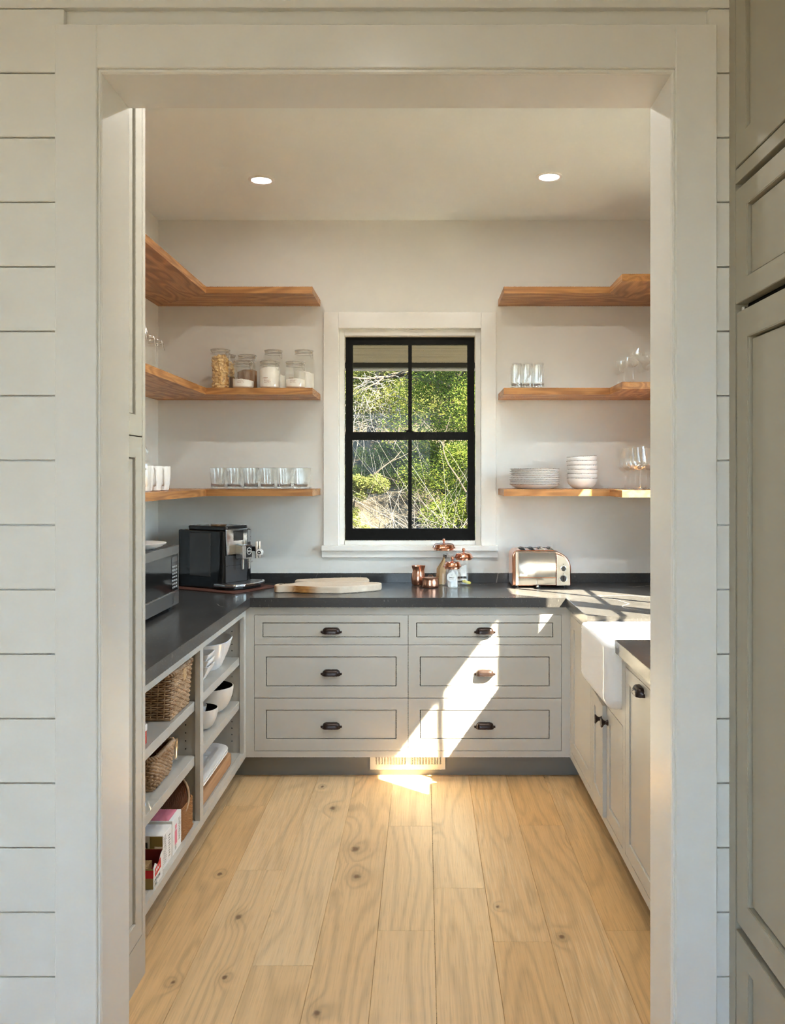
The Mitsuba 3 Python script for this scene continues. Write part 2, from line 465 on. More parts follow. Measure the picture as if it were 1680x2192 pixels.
def casement(name, o, u, n, half, z0, z1, glass, gz, mz, casing, label):
    """A fixed black window of two by two panes set near the wall face."""
    w = thing(name, label, kind='structure')
    F = frame(o, u, (0, 0, 1), n)
    B = lambda a, b, c, d, e, g, r=0.0015: moved(bx(a, b, c, d, e, g, r), F)
    wl, wr, wt = casing
    part(w, 'side_casing', B(-half - wl, -half, z0 - 0.06, z1 + wt, 0, 0.02), 'mat_trim')
    part(w, 'side_casing', B(half, half + wr, z0 - 0.06, z1 + wt, 0, 0.02), 'mat_trim')
    part(w, 'head_casing', B(-half + 0.0003, half - 0.0003, z1, z1 + wt, 0, 0.02), 'mat_trim')
    part(w, 'sill', B(-half + 0.0003, half - 0.0003, z0 - 0.06, z0, 0, 0.02), 'mat_trim')
    jt = 0.012
    part(w, 'jamb', join(B(-half - jt, -half, z0, z1, -0.08, 0.0), B(half, half + jt, z0, z1, -0.08, 0), B(-half, half, z1, z1 + jt, -0.08, 0), B(-half, half, z0 - jt, z0, -0.08, 0)), 'mat_trim')
    ring = sbox(-half + 0.001, z0 + 0.001, half - 0.001, z1 - 0.001).difference(sbox(-glass, gz[0], glass, gz[1]))
    s = part(w, 'sash', moved(prism(ring, -0.05, -0.02), F), 'mat_black')
    put(numbered(f'{s}__muntin'), B(-glass, glass, mz - 0.012, mz + 0.012, -0.046, -0.028), 'mat_black')
    put(numbered(f'{s}__muntin'), B(-0.013, 0.013, gz[0], gz[1], -0.048, -0.024), 'mat_black')
    for q0, q1 in ((-glass, -0.013), (0.013, glass)):
        for v0, v1 in ((gz[0], mz - 0.012), (mz + 0.012, gz[1])):
            put(numbered(f'{s}__pane'), moved(M([(q0, v0, -0.037), (q1, v0, -0.037), (q1, v1, -0.037), (q0, v1, -0.037)], [(0, 1, 2), (0, 2, 3)]), F), 'mat_pane')


for i, (y, g) in enumerate(RYS):
    casement(f'window_{i + 2}', (XR, y, 0), (0, -1, 0), (-1, 0, 0), g + 0.043, RW['z0'], RW['z1'], g, (1.045, 2.212), 1.637, ((0.06, 0.040), (0.040, 0.085))[i] + (0.085,),
             ('far window over the sink on the right wall', 'near window over the sink on the right wall')[i])

# ---------------------------------------------------------------- recessed ceiling lights
for x, y, power, lab in ((-0.80, 4.367, 0.3, 'lit round recessed downlight in the ceiling above the coffee machine corner'), (0.61, 4.319, 0.3, 'lit round recessed downlight in the ceiling above the sink side'),
                         (-0.45, 3.15, 1.8, 'added unseen fill light in the ceiling just inside the doorway, left, hidden by the door head'), (0.29, 3.15, 1.8, 'added unseen fill light in the ceiling just inside the doorway, right, hidden by the door head'),  # added pair, unseen, to lift light on drawers and lower walls
                         (-1.75, 0.45, 0.5, 'added unseen fill light in the kitchen ceiling left of the doorway'), (-0.15, 0.45, 0.5, 'added unseen fill light in the kitchen ceiling before the doorway')):  # added pair, unseen, to brighten the upper part of the doorway wall
    k = thing('recessed_light', lab, 'ceiling light', 'recessed ceiling lights')
    part(k, 'trim_ring', at(lathe([(0.047, -0.004), (0.050, -0.006), (0.062, -0.004), (0.064, 0.0)], 40), x, y, ZC), 'mat_trim', smooth=40)
    b = part(k, 'lamp', at(lathe([(0.0, -0.003), (0.047, -0.003)], 40), x, y, ZC), 'mat_lamp', label='glowing white lens')
    scene[b]['emitter'] = {'type': 'area', 'radiance': rgb((LAMP * power, LAMP * power * 0.98, LAMP * power * 0.93))}

# ---------------------------------------------------------------- cabinets
BACK = frame((0, 4.435, 0), (1, 0, 0), (0, 0, 1), (0, -1, 0))          # u = x
LEFT = frame((-0.89, 0, 0), (0, 1, 0), (0, 0, 1), (1, 0, 0))           # u = y
RIGHT = frame((0.731, 0, 0), (0, -1, 0), (0, 0, 1), (-1, 0, 0))        # u = -y
TALL = frame((-0.852, 0, 0), (0, 1, 0), (0, 0, 1), (1, 0, 0))
FRIDGE = frame((0.671, 0, 0), (0, -1, 0), (0, 0, 1), (-1, 0, 0))


def front(cab, F, name, u0, u1, v0, v1, mu, mv, m='mat_cabinet', thick=0.02, groove=0.003, rec=0.005):
    """A flat-panel door or drawer front: a frame around a panel, the panel set back in a dark groove. mu, mv: widths of stiles and rails."""
    ring = sbox(u0, v0, u1, v1).difference(sbox(u0 + mu, v0 + mv, u1 - mu, v1 - mv))
    d = part(cab, name, moved(join(prism(ring, -thick, -0.0012), prism(sbox(u0 + 0.0012, v0 + 0.0012, u1 - 0.0012, v1 - 0.0012).difference(sbox(u0 + mu - 0.002, v0 + mv - 0.002, u1 - mu + 0.002, v1 - mv + 0.002)).buffer(0), -0.0012, 0.0)), F), m)
    k = numbered(f'{d}__panel')
    put(k, moved(join(bx(u0 + mu + groove, u1 - mu - groove, v0 + mv + groove, v1 - mv - groove, -0.016, -rec, 0.001)), F), m)
    k = numbered(f'{d}__groove')
    put(k, moved(bx(u0 + mu - 0.004, u1 - mu + 0.004, v0 + mv - 0.004, v1 - mv + 0.004, -thick, -thick + 0.003), F), 'mat_void')
    return d


def cup_pull_mesh(w=0.090, h=0.030, dep=0.026):
    nu, nt = 25, 9
    v = []
    for i in range(nu):
        s = -1 + 2 * i / (nu - 1)
        k = max(0.0, 1 - abs(s) ** 5) ** 0.5
        for j in range(nt):
            t = PI / 2 * j / (nt - 1)
            v.append((s * w / 2, -h / 2 + h * (0.25 + 0.75 * k) * math.sin(t) ** 0.8, 0.001 + dep * k * math.cos(t) ** 0.7))
    f = []
    for i in range(nu - 1):
        for j in range(nt - 1):
            a = i * nt + j
            f += [(a, a + nt, a + nt + 1), (a, a + nt + 1, a + 1)]
    m = M(v, f)
    lip = tube([(s * w / 2 * 0.995, -h / 2, 0.001 + dep * max(0.0, 1 - abs(s) ** 5) ** 0.5) for s in np.linspace(-1, 1, 25)], 0.0012, 6)
    ears = [bx(sx * w / 2 - 0.003, sx * w / 2 + 0.008 * (1 if sx > 0 else 1), -h / 2 + 0.001, -h / 2 + 0.012, 0, 0.004, 0.0015) if sx > 0 else
            bx(-w / 2 - 0.008, -w / 2 + 0.003, -h / 2 + 0.001, -h / 2 + 0.012, 0, 0.004, 0.0015) for sx in (-1, 1)]
    studs = [at(trimesh.creation.icosphere(2, 0.0035), sx * (w / 2 + 0.004), -h / 2 + 0.0065, 0.004) for sx in (-1, 1)]
    return join(m, lip, ears, studs)


PULL = cup_pull_mesh()


def pull(d, F, u, v):
    k = numbered(f'{d}__cup_pull')
    note(k, 'dark bronze cup pull')
    put(k, moved(PULL, F @ frame((u, v, 0), (1, 0, 0), (0, 1, 0), (0, 0, 1))), 'mat_bronze', smooth=50)


KNOB = lathe([(0.0, 0.030)] + [(0.0165, 0.0285), (0.0185, 0.026), (0.0175, 0.0225), (0.010, 0.017), (0.007, 0.010), (0.0095, 0.003), (0.012, 0.0)], 28)


def knob(d, F, u, v):
    k = numbered(f'{d}__knob')
    note(k, 'black round knob')
    put(k, moved(KNOB, F @ frame((u, v, 0), (1, 0, 0), (0, 1, 0), (0, 0, 1))), 'mat_bronze', smooth=40)


def face(cab, F, u0, u1, v0, v1, holes, m='mat_cabinet', thick=0.02):
    p = sbox(u0, v0, u1, v1)
    for h in holes:
        p = p.difference(sbox(*h))
    return part(cab, 'face_frame', moved(prism(p, -thick, 0), F), m)


# base cabinet with six drawers under the window
c = thing('drawer_cabinet', 'greige base cabinet with six drawers under the window wall', 'cabinet')
face(c, BACK, -0.89, 0.731, 0.114, 0.867, [(-0.8485, 0.145, 0.6885, 0.825)])
part(c, 'carcass', bx(-0.88, 0.72, 4.462, 5.03, 0.116, 0.86), 'mat_void')
rows = ((0.6764, 0.8237, 0.040, 0.037), (0.4101, 0.6746, 0.058, 0.058), (0.1463, 0.4083, 0.058, 0.058))
for u0, u1, uc in ((-0.8472, -0.0794, -0.463), (-0.0775, 0.6872, 0.305)):
    for (v0, v1, mu, mv), hz in zip(rows, (0.748, 0.538, 0.2735)):
        d = front(c, BACK, 'drawer', u0, u1, v0, v1, mu, mv)
        pull(d, frame((0, 4.440, 0), (1, 0, 0), (0, 0, 1), (0, -1, 0)), uc, hz)

# open shelf cabinet on the left
c = thing('open_shelf_cabinet', 'greige open-front base cabinet with two bays of shelves under the left counter', 'cabinet')
face(c, LEFT, 2.7145, 4.434, 0.114, 0.867, [(2.745, 0.147, 3.529, 0.826), (3.579, 0.147, 4.386, 0.826)])
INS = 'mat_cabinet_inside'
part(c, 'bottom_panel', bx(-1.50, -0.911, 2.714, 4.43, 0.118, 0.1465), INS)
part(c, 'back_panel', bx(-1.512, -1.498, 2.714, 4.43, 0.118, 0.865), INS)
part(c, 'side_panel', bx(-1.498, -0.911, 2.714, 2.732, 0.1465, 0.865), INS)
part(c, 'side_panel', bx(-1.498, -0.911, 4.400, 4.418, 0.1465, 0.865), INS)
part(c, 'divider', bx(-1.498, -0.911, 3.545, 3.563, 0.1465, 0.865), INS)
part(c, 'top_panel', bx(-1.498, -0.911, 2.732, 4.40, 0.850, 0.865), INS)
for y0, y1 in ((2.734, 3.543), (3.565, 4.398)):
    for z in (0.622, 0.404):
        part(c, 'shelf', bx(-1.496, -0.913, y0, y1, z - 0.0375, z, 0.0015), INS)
holes = []
for y in (3.5445, 4.3995):
    for x in (-0.952, -1.42):
        for z in np.arange(0.205, 0.84, 0.032):
            holes.append(moved(lathe([(0.0, 0.0), (0.0028, 0.0)], 10), frame((x, y, z), (1, 0, 0), (0, 0, 1), (0, -1, 0))))
part(c, 'shelf_pin_holes', join(holes), 'mat_void', kind='stuff')

# right-hand run: blind door, sink cabinet, pull-out, and one more unit nearer the doorway
c = thing('corner_cabinet', 'greige base cabinet with a single plain door between the drawers and the sink', 'cabinet')
face(c, RIGHT, -4.434, -3.872, 0.114, 0.867, [(-4.394, 0.149, -3.887, 0.831)])
front(c, RIGHT, 'door', -4.392, -3.889, 0.151, 0.829, 0.060, 0.060)
part(c, 'carcass', bx(0.760, 1.34, 3.874, 4.43, 0.116, 0.86), 'mat_void')
c = thing('sink_cabinet', 'greige sink base cabinet with a pair of doors below the white apron sink', 'cabinet')
face(c, RIGHT, -3.871, -3.224, 0.114, 0.867, [(-3.8275, 0.655, -3.2735, 0.87), (-3.842, 0.149, -3.258, 0.602)])
part(c, 'carcass', bx(0.760, 1.34, 3.226, 3.869, 0.116, 0.60), 'mat_void')
HF = frame((0.731, 3.839, 0), (0, -1, 0), (0, 0, 1), (-1, 0, 0)) @ rotm((0, 1, 0), -3.0)
d = front(c, HF, 'door', 0.0, 0.287, 0.151, 0.600, 0.052, 0.058)
knob(d, HF, 0.262, 0.540)
d = front(c, RIGHT, 'door', -3.548, -3.260, 0.151, 0.600, 0.052, 0.058)
knob(d, RIGHT, -3.522, 0.540)
c = thing('pull_out_cabinet', 'greige base cabinet with a tall pull-out front and cup pull, nearest the doorway', 'cabinet')
face(c, RIGHT, -3.223, -2.13, 0.114, 0.867, [(-3.217, 0.149, -2.743, 0.831), (-2.713, 0.149, -2.233, 0.831)])
d = front(c, RIGHT, 'pull_out_front', -3.215, -2.745, 0.151, 0.829, 0.059, 0.056)
pull(d, RIGHT, -2.98, 0.800)
front(c, RIGHT, 'door', -2.711, -2.235, 0.151, 0.829, 0.059, 0.056)
part(c, 'carcass', bx(0.760, 1.34, 2.14, 3.222, 0.116, 0.86), 'mat_void')

# stone toe kick, worktop and backsplash
solo('toe_kick', join(bx(-0.965, 0.806, 4.51, 4.525, 0.0, 0.1135), bx(-0.98, -0.965, 2.7145, 4.525, 0, 0.1135), bx(0.806, 0.821, 2.13, 4.525, 0, 0.1135)), 'mat_toe_stone_lit',
     'dark stone toe kick, its colour lightened to stand in for floor bounce light, along the foot of the base cabinets', 'toe kick')
ZT, ZU = 0.914, 0.867
u_shape = Polygon([(XL + 0.001, 2.714), (-0.8655, 2.714), (-0.8655, 4.41), (0.707, 4.41), (0.707, 3.833), (1.15, 3.833), (1.15, 3.283), (0.707, 3.283), (0.707, 2.125), (XR - 0.001, 2.125), (XR - 0.001, 5.059), (XL + 0.001, 5.059)])
WTOP = thing('worktop', 'black soapstone worktop running around three sides of the pantry', 'worktop')
part(WTOP, 'slab', join(prism(u_shape.buffer(-0.0012, join_style=2), ZT - 0.0012, ZT), prism(u_shape, ZU, ZT - 0.0012)), 'mat_stone')
part(WTOP, 'backsplash', bx(XL + 0.021, XR - 0.021, 5.04, 5.0595, ZT, 0.968, 0.0012), 'mat_stone')
part(WTOP, 'backsplash', bx(XL + 0.0005, XL + 0.02, 2.714, 5.0595, ZT, 0.968, 0.0012), 'mat_stone')
part(WTOP, 'backsplash', bx(XR - 0.02, XR - 0.0005, 2.125, 5.0595, ZT, 0.954, 0.0012), 'mat_stone')

# apron sink
SX0, SX1, SY0, SY1, SZ0, SZ1 = 0.672, 1.146, 3.274, 3.826, 0.648, 0.894
lay = [(0.042 * (1 - math.sin(PI / 2 * i / 6)), SZ0 + 0.042 * (1 - math.cos(PI / 2 * i / 6))) for i in range(7)] + [(0.014 * (1 - math.cos(PI / 2 * i / 4)), SZ1 - 0.014 * (1 - math.sin(PI / 2 * i / 4))) for i in range(5)]
outer = loft(rrect(SX1 - SX0, SY1 - SY0, 0.046, 10, (SX0 + SX1) / 2, (SY0 + SY1) / 2), lay, 128)
import manifold3d as m3


def to_m3(m):
    return m3.Manifold(m3.Mesh(np.asarray(m.vertices, np.float32), np.asarray(m.faces, np.uint32)))


inner = soft_prism(rrect(SX1 - SX0 - 0.064, SY1 - SY0 - 0.064, 0.04, 8, (SX0 + SX1) / 2, (SY0 + SY1) / 2), SZ0 + 0.03, SZ1 + 0.10, 0.03, 4)
sk = to_m3(outer) - to_m3(inner)
s = thing('apron_sink', 'white fireclay apron-front sink set in the right counter', 'sink')
part(s, 'basin', sk, 'mat_fireclay', smooth=35)
part(s, 'drain', at(lathe([(0.0, 0.002), (0.030, 0.002), (0.042, 0.004), (0.045, 0.0)], 32), 0.92, 3.55, SZ0 + 0.03), mat('mat_steel', pri((0.62, 0.61, 0.59), 0.22, 0.5, 1.0)), smooth=40)

# tall pantry cabinet just inside the doorway, left
c = thing('tall_pantry_cabinet', 'tall greige cabinet just inside the left door jamb', 'tall cabinet')
face(c, TALL, 2.122, 2.713, 0.0, ZC - 0.001, [(2.152, 0.131, 2.684, ZC - 0.06)])
part(c, 'carcass', bx(XL + 0.001, -0.877, 2.122, 2.712, 0.02, ZC - 0.001), 'mat_cabinet')
front(c, TALL, 'door', 2.154, 2.682, 0.133, 1.636, 0.062, 0.062, rec=0.007)
front(c, TALL, 'door', 2.154, 2.682, 1.6395, ZC - 0.063, 0.062, 0.062, rec=0.007)

# tall refrigerator cabinet in the kitchen, right
c = thing('refrigerator_cabinet', 'tall panelled refrigerator cabinet, paint darkened to taupe to stand in for shade, standing right of the doorway in the kitchen', 'tall cabinet')
f0, f1 = -1.909, -0.95
part(c, 'side_filler', moved(bx(-1.949, -1.9115, 0.0, ZC - 0.002, -0.70, 0.0, 0.001), FRIDGE), 'mat_cabinet_shaded')
part(c, 'carcass', moved(bx(-1.9105, f1 - 0.02, 0.01, ZC - 0.002, -0.70, -0.028), FRIDGE), 'mat_void')
part(c, 'side_panel', moved(bx(f1 + 0.003, f1 + 0.024, 0.0, ZC - 0.002, -0.70, 0.0, 0.001), FRIDGE), 'mat_cabinet_shaded')
part(c, 'top_rail', moved(bx(-1.9105, f1, 2.147, 2.177, -0.022, 0.0, 0.001), FRIDGE), 'mat_cabinet_shaded')
front(c, FRIDGE, 'upper_door', f0, f1, 2.1815, ZC - 0.02, 0.061, 0.064, groove=0.004, rec=0.007, thick=0.024, m='mat_cabinet_shaded')
front(c, FRIDGE, 'flap_front', f0, f1, 1.888, 2.132, 0.067, 0.047, groove=0.005, rec=0.008, thick=0.024, m='mat_cabinet_shaded')
front(c, FRIDGE, 'refrigerator_door', f0 + 0.008, f1, 0.5635, 1.869, 0.064, 0.061, groove=0.005, rec=0.008, thick=0.024, m='mat_cabinet_shaded')
front(c, FRIDGE, 'freezer_drawer', f0 + 0.004, f1, 0.11, 0.545, 0.070, 0.056, groove=0.005, rec=0.008, thick=0.024, m='mat_cabinet_shaded')
part(c, 'hinge_pin', moved(join(at(lathe([(0, 0.008), (0.005, 0.007), (0.0055, 0.0)], 16), 0, 0, 0)), FRIDGE @ frame((f0 + 0.030, 1.870, -0.008), (1, 0, 0), (0, 0, -1), (0, 1, 0))), 'mat_steel', smooth=40)

# floor register in the toe kick
c = thing('floor_register', 'greige louvred air register set in the toe kick under the drawers', 'air vent')
RG = frame((0, 4.509, 0), (1, 0, 0), (0, 0, 1), (0, -1, 0))
gp = sbox(-0.273, 0.030, 0.109, 0.1125)
slots = []
for g0 in (-0.245, -0.065):
    for i in range(11):
        slots.append((g0 + 0.0145 * i, g0 + 0.0145 * i + 0.0078))
for a, b in slots:
    gp = gp.difference(sbox(a, 0.056, b, 0.1065))
part(c, 'grille', moved(prism(gp, 0.003, 0.008), RG), mat('mat_register', pri((0.56, 0.53, 0.46), 0.4, 0.4)))
part(c, 'backing', moved(bx(-0.268, 0.104, 0.034, 0.110, 0.0, 0.0015), RG), 'mat_void')
for a, b in slots:
    part(c, 'louvre', moved(moved(bx(-0.0005, 0.0005, 0.056, 0.1065, -0.003, 0.003), frame(((a + b) / 2, 0, 0.0045), (math.cos(0.7), 0, math.sin(0.7)), (0, 1, 0), (-math.sin(0.7), 0, math.cos(0.7)))), RG), 'mat_register')


# ---------------------------------------------------------------- open wooden shelves
def ell(name, pts, axis_cut, z, labs, group):
    pass


def shelf_l(z, lab, side):
    t = 0.036
    k = thing('wall_shelf', lab, 'shelf', 'wooden wall shelves')
    if side == 'left':
        a = [(-1.1535, 4.70), (-0.590, 4.70), (-0.590, YB - 0.001), (XL + 0.001, YB - 0.001)]
        b = [(XL + 0.001, 2.714), (-1.1535, 2.714), (-1.1535, 4.70), (XL + 0.001, YB - 0.001)]
    else:
        a = [(0.424, 4.70), (0.985, 4.70), (XR - 0.001, YB - 0.001), (0.424, YB - 0.001)]
        b = [(0.985, 4.405), (XR - 0.001, 4.405), (XR - 0.001, YB - 0.001), (0.985, 4.70)]
    part(k, 'back_board', join(prism(Polygon(a), z - t, z - 0.001), prism(Polygon(a).buffer(-0.001, join_style=2), z - 0.001, z)), 'mat_shelf_wood', uv=(0.0, z))
    part(k, 'side_board', join(prism(Polygon(b), z - t, z - 0.001), prism(Polygon(b).buffer(-0.001, join_style=2), z - 0.001, z)), 'mat_shelf_wood', uv=(1.0, z + 0.37))


Z3, Z2, Z1 = 2.525, 1.9885, 1.450
for z, w in ((Z3, 'topmost'), (Z2, 'middle'), (Z1, 'lowest')):
    on = {'topmost': 'empty, close to the ceiling', 'middle': 'holding the clip-top jars', 'lowest': 'holding the rows of tumblers'}[w]
    shelf_l(z, f'{w} L-shaped wooden wall shelf left of the window, {on}', 'left')
    on = {'topmost': 'empty', 'middle': 'holding three columns of highball glasses', 'lowest': 'holding plates and bowls'}[w]
    shelf_l(z, f'{w} L-shaped wooden wall shelf right of the window, {on}', 'right')
# ---------------------------------------------------------------- materials of the things
mat('mat_glass', {'type': 'thindielectric', 'int_ior': 1.52, 'specular_transmittance': rgb((0.98, 0.985, 0.98)), 'specular_reflectance': rgb((1.0, 1.0, 1.0))})
mat('mat_solid_glass', {'type': 'dielectric', 'int_ior': 1.5})
mat('mat_porcelain', pri((0.80, 0.785, 0.76), 0.15, 0.5))
mat('mat_stoneware', pri((0.66, 0.63, 0.57), 0.35, 0.4))
mat('mat_dark_glaze', pri((0.012, 0.011, 0.011), 0.35, 0.4))
mat('mat_rim_brown', pri((0.10, 0.06, 0.035), 0.4, 0.4))
mat('mat_copper', pri((0.83, 0.42, 0.27), 0.24, 0.5, 1.0))
mat('mat_copper_bright', pri((0.86, 0.44, 0.29), 0.10, 0.5, 1.0))
mat('mat_chrome', pri((0.82, 0.81, 0.79), 0.08, 0.5, 1.0))
mat('mat_brushed', pri((0.36, 0.36, 0.36), 0.33, 0.5, 1.0))
mat('mat_nickel', pri((0.74, 0.66, 0.54), 0.28, 0.5, 0.75))
mat('mat_gloss_black', pri((0.006, 0.006, 0.006), 0.07, 0.5, clearcoat=0.6, clearcoat_gloss=0.95))
mat('mat_satin_black', pri((0.010, 0.010, 0.010), 0.35, 0.4))
mat('mat_tank', pri((0.055, 0.055, 0.056), 0.12, 0.5))
mat('mat_dark_grey', pri((0.05, 0.05, 0.052), 0.25, 0.5))
mat('mat_wire', pri((0.55, 0.53, 0.50), 0.25, 0.5, 1.0))
mat('mat_flour', pri((0.82, 0.79, 0.73), 0.9, 0.1))
mat('mat_pasta', pri((0.72, 0.50, 0.22), 0.55, 0.3))
mat('mat_beans', pri((0.10, 0.045, 0.02), 0.5, 0.3))
mat('mat_brown_sugar', pri((0.26, 0.12, 0.045), 0.8, 0.2))
mat('mat_gasket', pri((0.62, 0.55, 0.42), 0.5, 0.3))
mat('mat_ink', pri((0.03, 0.028, 0.026), 0.7, 0.1))
mat('mat_print', pri((0.36, 0.20, 0.12), 0.7, 0.1))
mat('mat_paper', pri((0.80, 0.79, 0.76), 0.75, 0.2))
mat('mat_kraft', pri((0.50, 0.33, 0.17), 0.8, 0.1))
mat('mat_pink', pri((0.74, 0.25, 0.33), 0.6, 0.2))
mat('mat_red', pri((0.55, 0.02, 0.025), 0.45, 0.3))
mat('mat_deep_red', pri((0.13, 0.012, 0.012), 0.7, 0.2))
mat('mat_khaki', pri((0.30, 0.22, 0.075), 0.55, 0.3))
mat('mat_lemon', pri((0.72, 0.62, 0.16), 0.7, 0.2))
mat('mat_mat_brown', pri((0.095, 0.042, 0.032), 0.8, 0.2))
mat('mat_rattan', pri((0.36, 0.165, 0.06), 0.5, 0.35))
mat('mat_dark_rattan', pri((0.17, 0.06, 0.022), 0.5, 0.35))


def wicker_colour(p, n, uv):
    a = mikit.noise(p.x * 60, p.y * 60, p.z * 60)
    b = mikit.noise(p.x * 14, p.y * 14, p.z * 40)
    return mikit.mix((0.29, 0.155, 0.065), (0.62, 0.44, 0.28), dr.clip(a * 0.55 + b * 0.6 - 0.1, 0, 1))


mat('mat_wicker', pri(mikit.proc(wicker_colour), 0.5, 0.3))


def board_colour(p, n, uv):
    g = mikit.fbm(p.x * 4.0 + uv.y, p.y * 70.0, p.z * 30.0, 3)
    top = mikit.mix((0.55, 0.43, 0.31), (0.74, 0.63, 0.50), g)
    edge = mikit.mix((0.30, 0.12, 0.03), (0.54, 0.27, 0.08), mikit.noise(p.x * 60, p.y * 60, p.z * 120))
    return mikit.mix(top, edge, uv.x)


mat('mat_board', pri(mikit.proc(board_colour), 0.55, 0.3))


def block_colour(p, n, uv):
    strip = mikit.cell_rand(p.z * 0 + dr.floor((p.x + 2) / 0.042), 2, 5)
    g = mikit.fbm(p.x * 60.0, p.y * 4.0, p.z * 60.0, 2)
    return mikit.mix((0.34, 0.17, 0.075), (0.58, 0.36, 0.20), dr.clip(g * 0.7 + strip * 0.4 - 0.1, 0, 1))


mat('mat_block', pri(mikit.proc(block_colour), 0.5, 0.3))
UPY = frame((0, 0, 0), (1, 0, 0), (0, 0, 1), (0, -1, 0))      # flat mesh in xy -> upright, facing the camera


def stroke(pts, w, z=0.0006):
    from shapely.geometry import LineString
    g = LineString(pts).buffer(w / 2, quad_segs=3)
    return join([prism(x, 0, z) for x in getattr(g, 'geoms', [g])])


def text_lines(w, rows, pitch, h, seed, ragged=True):
    """Rows of tiny dashes: print too small to read."""
    r, out = random.Random(seed), []
    for i in range(rows):
        x = 0.0
        end = w * (r.uniform(0.6, 1.0) if ragged else 1.0)
        while x < end - 0.002:
            l = min(r.uniform(0.002, 0.007), end - x)
            out.append(bx(x, x + l, -i * pitch - h, -i * pitch, 0, 0.0004))
            x += l + 0.0014
    return join(out)


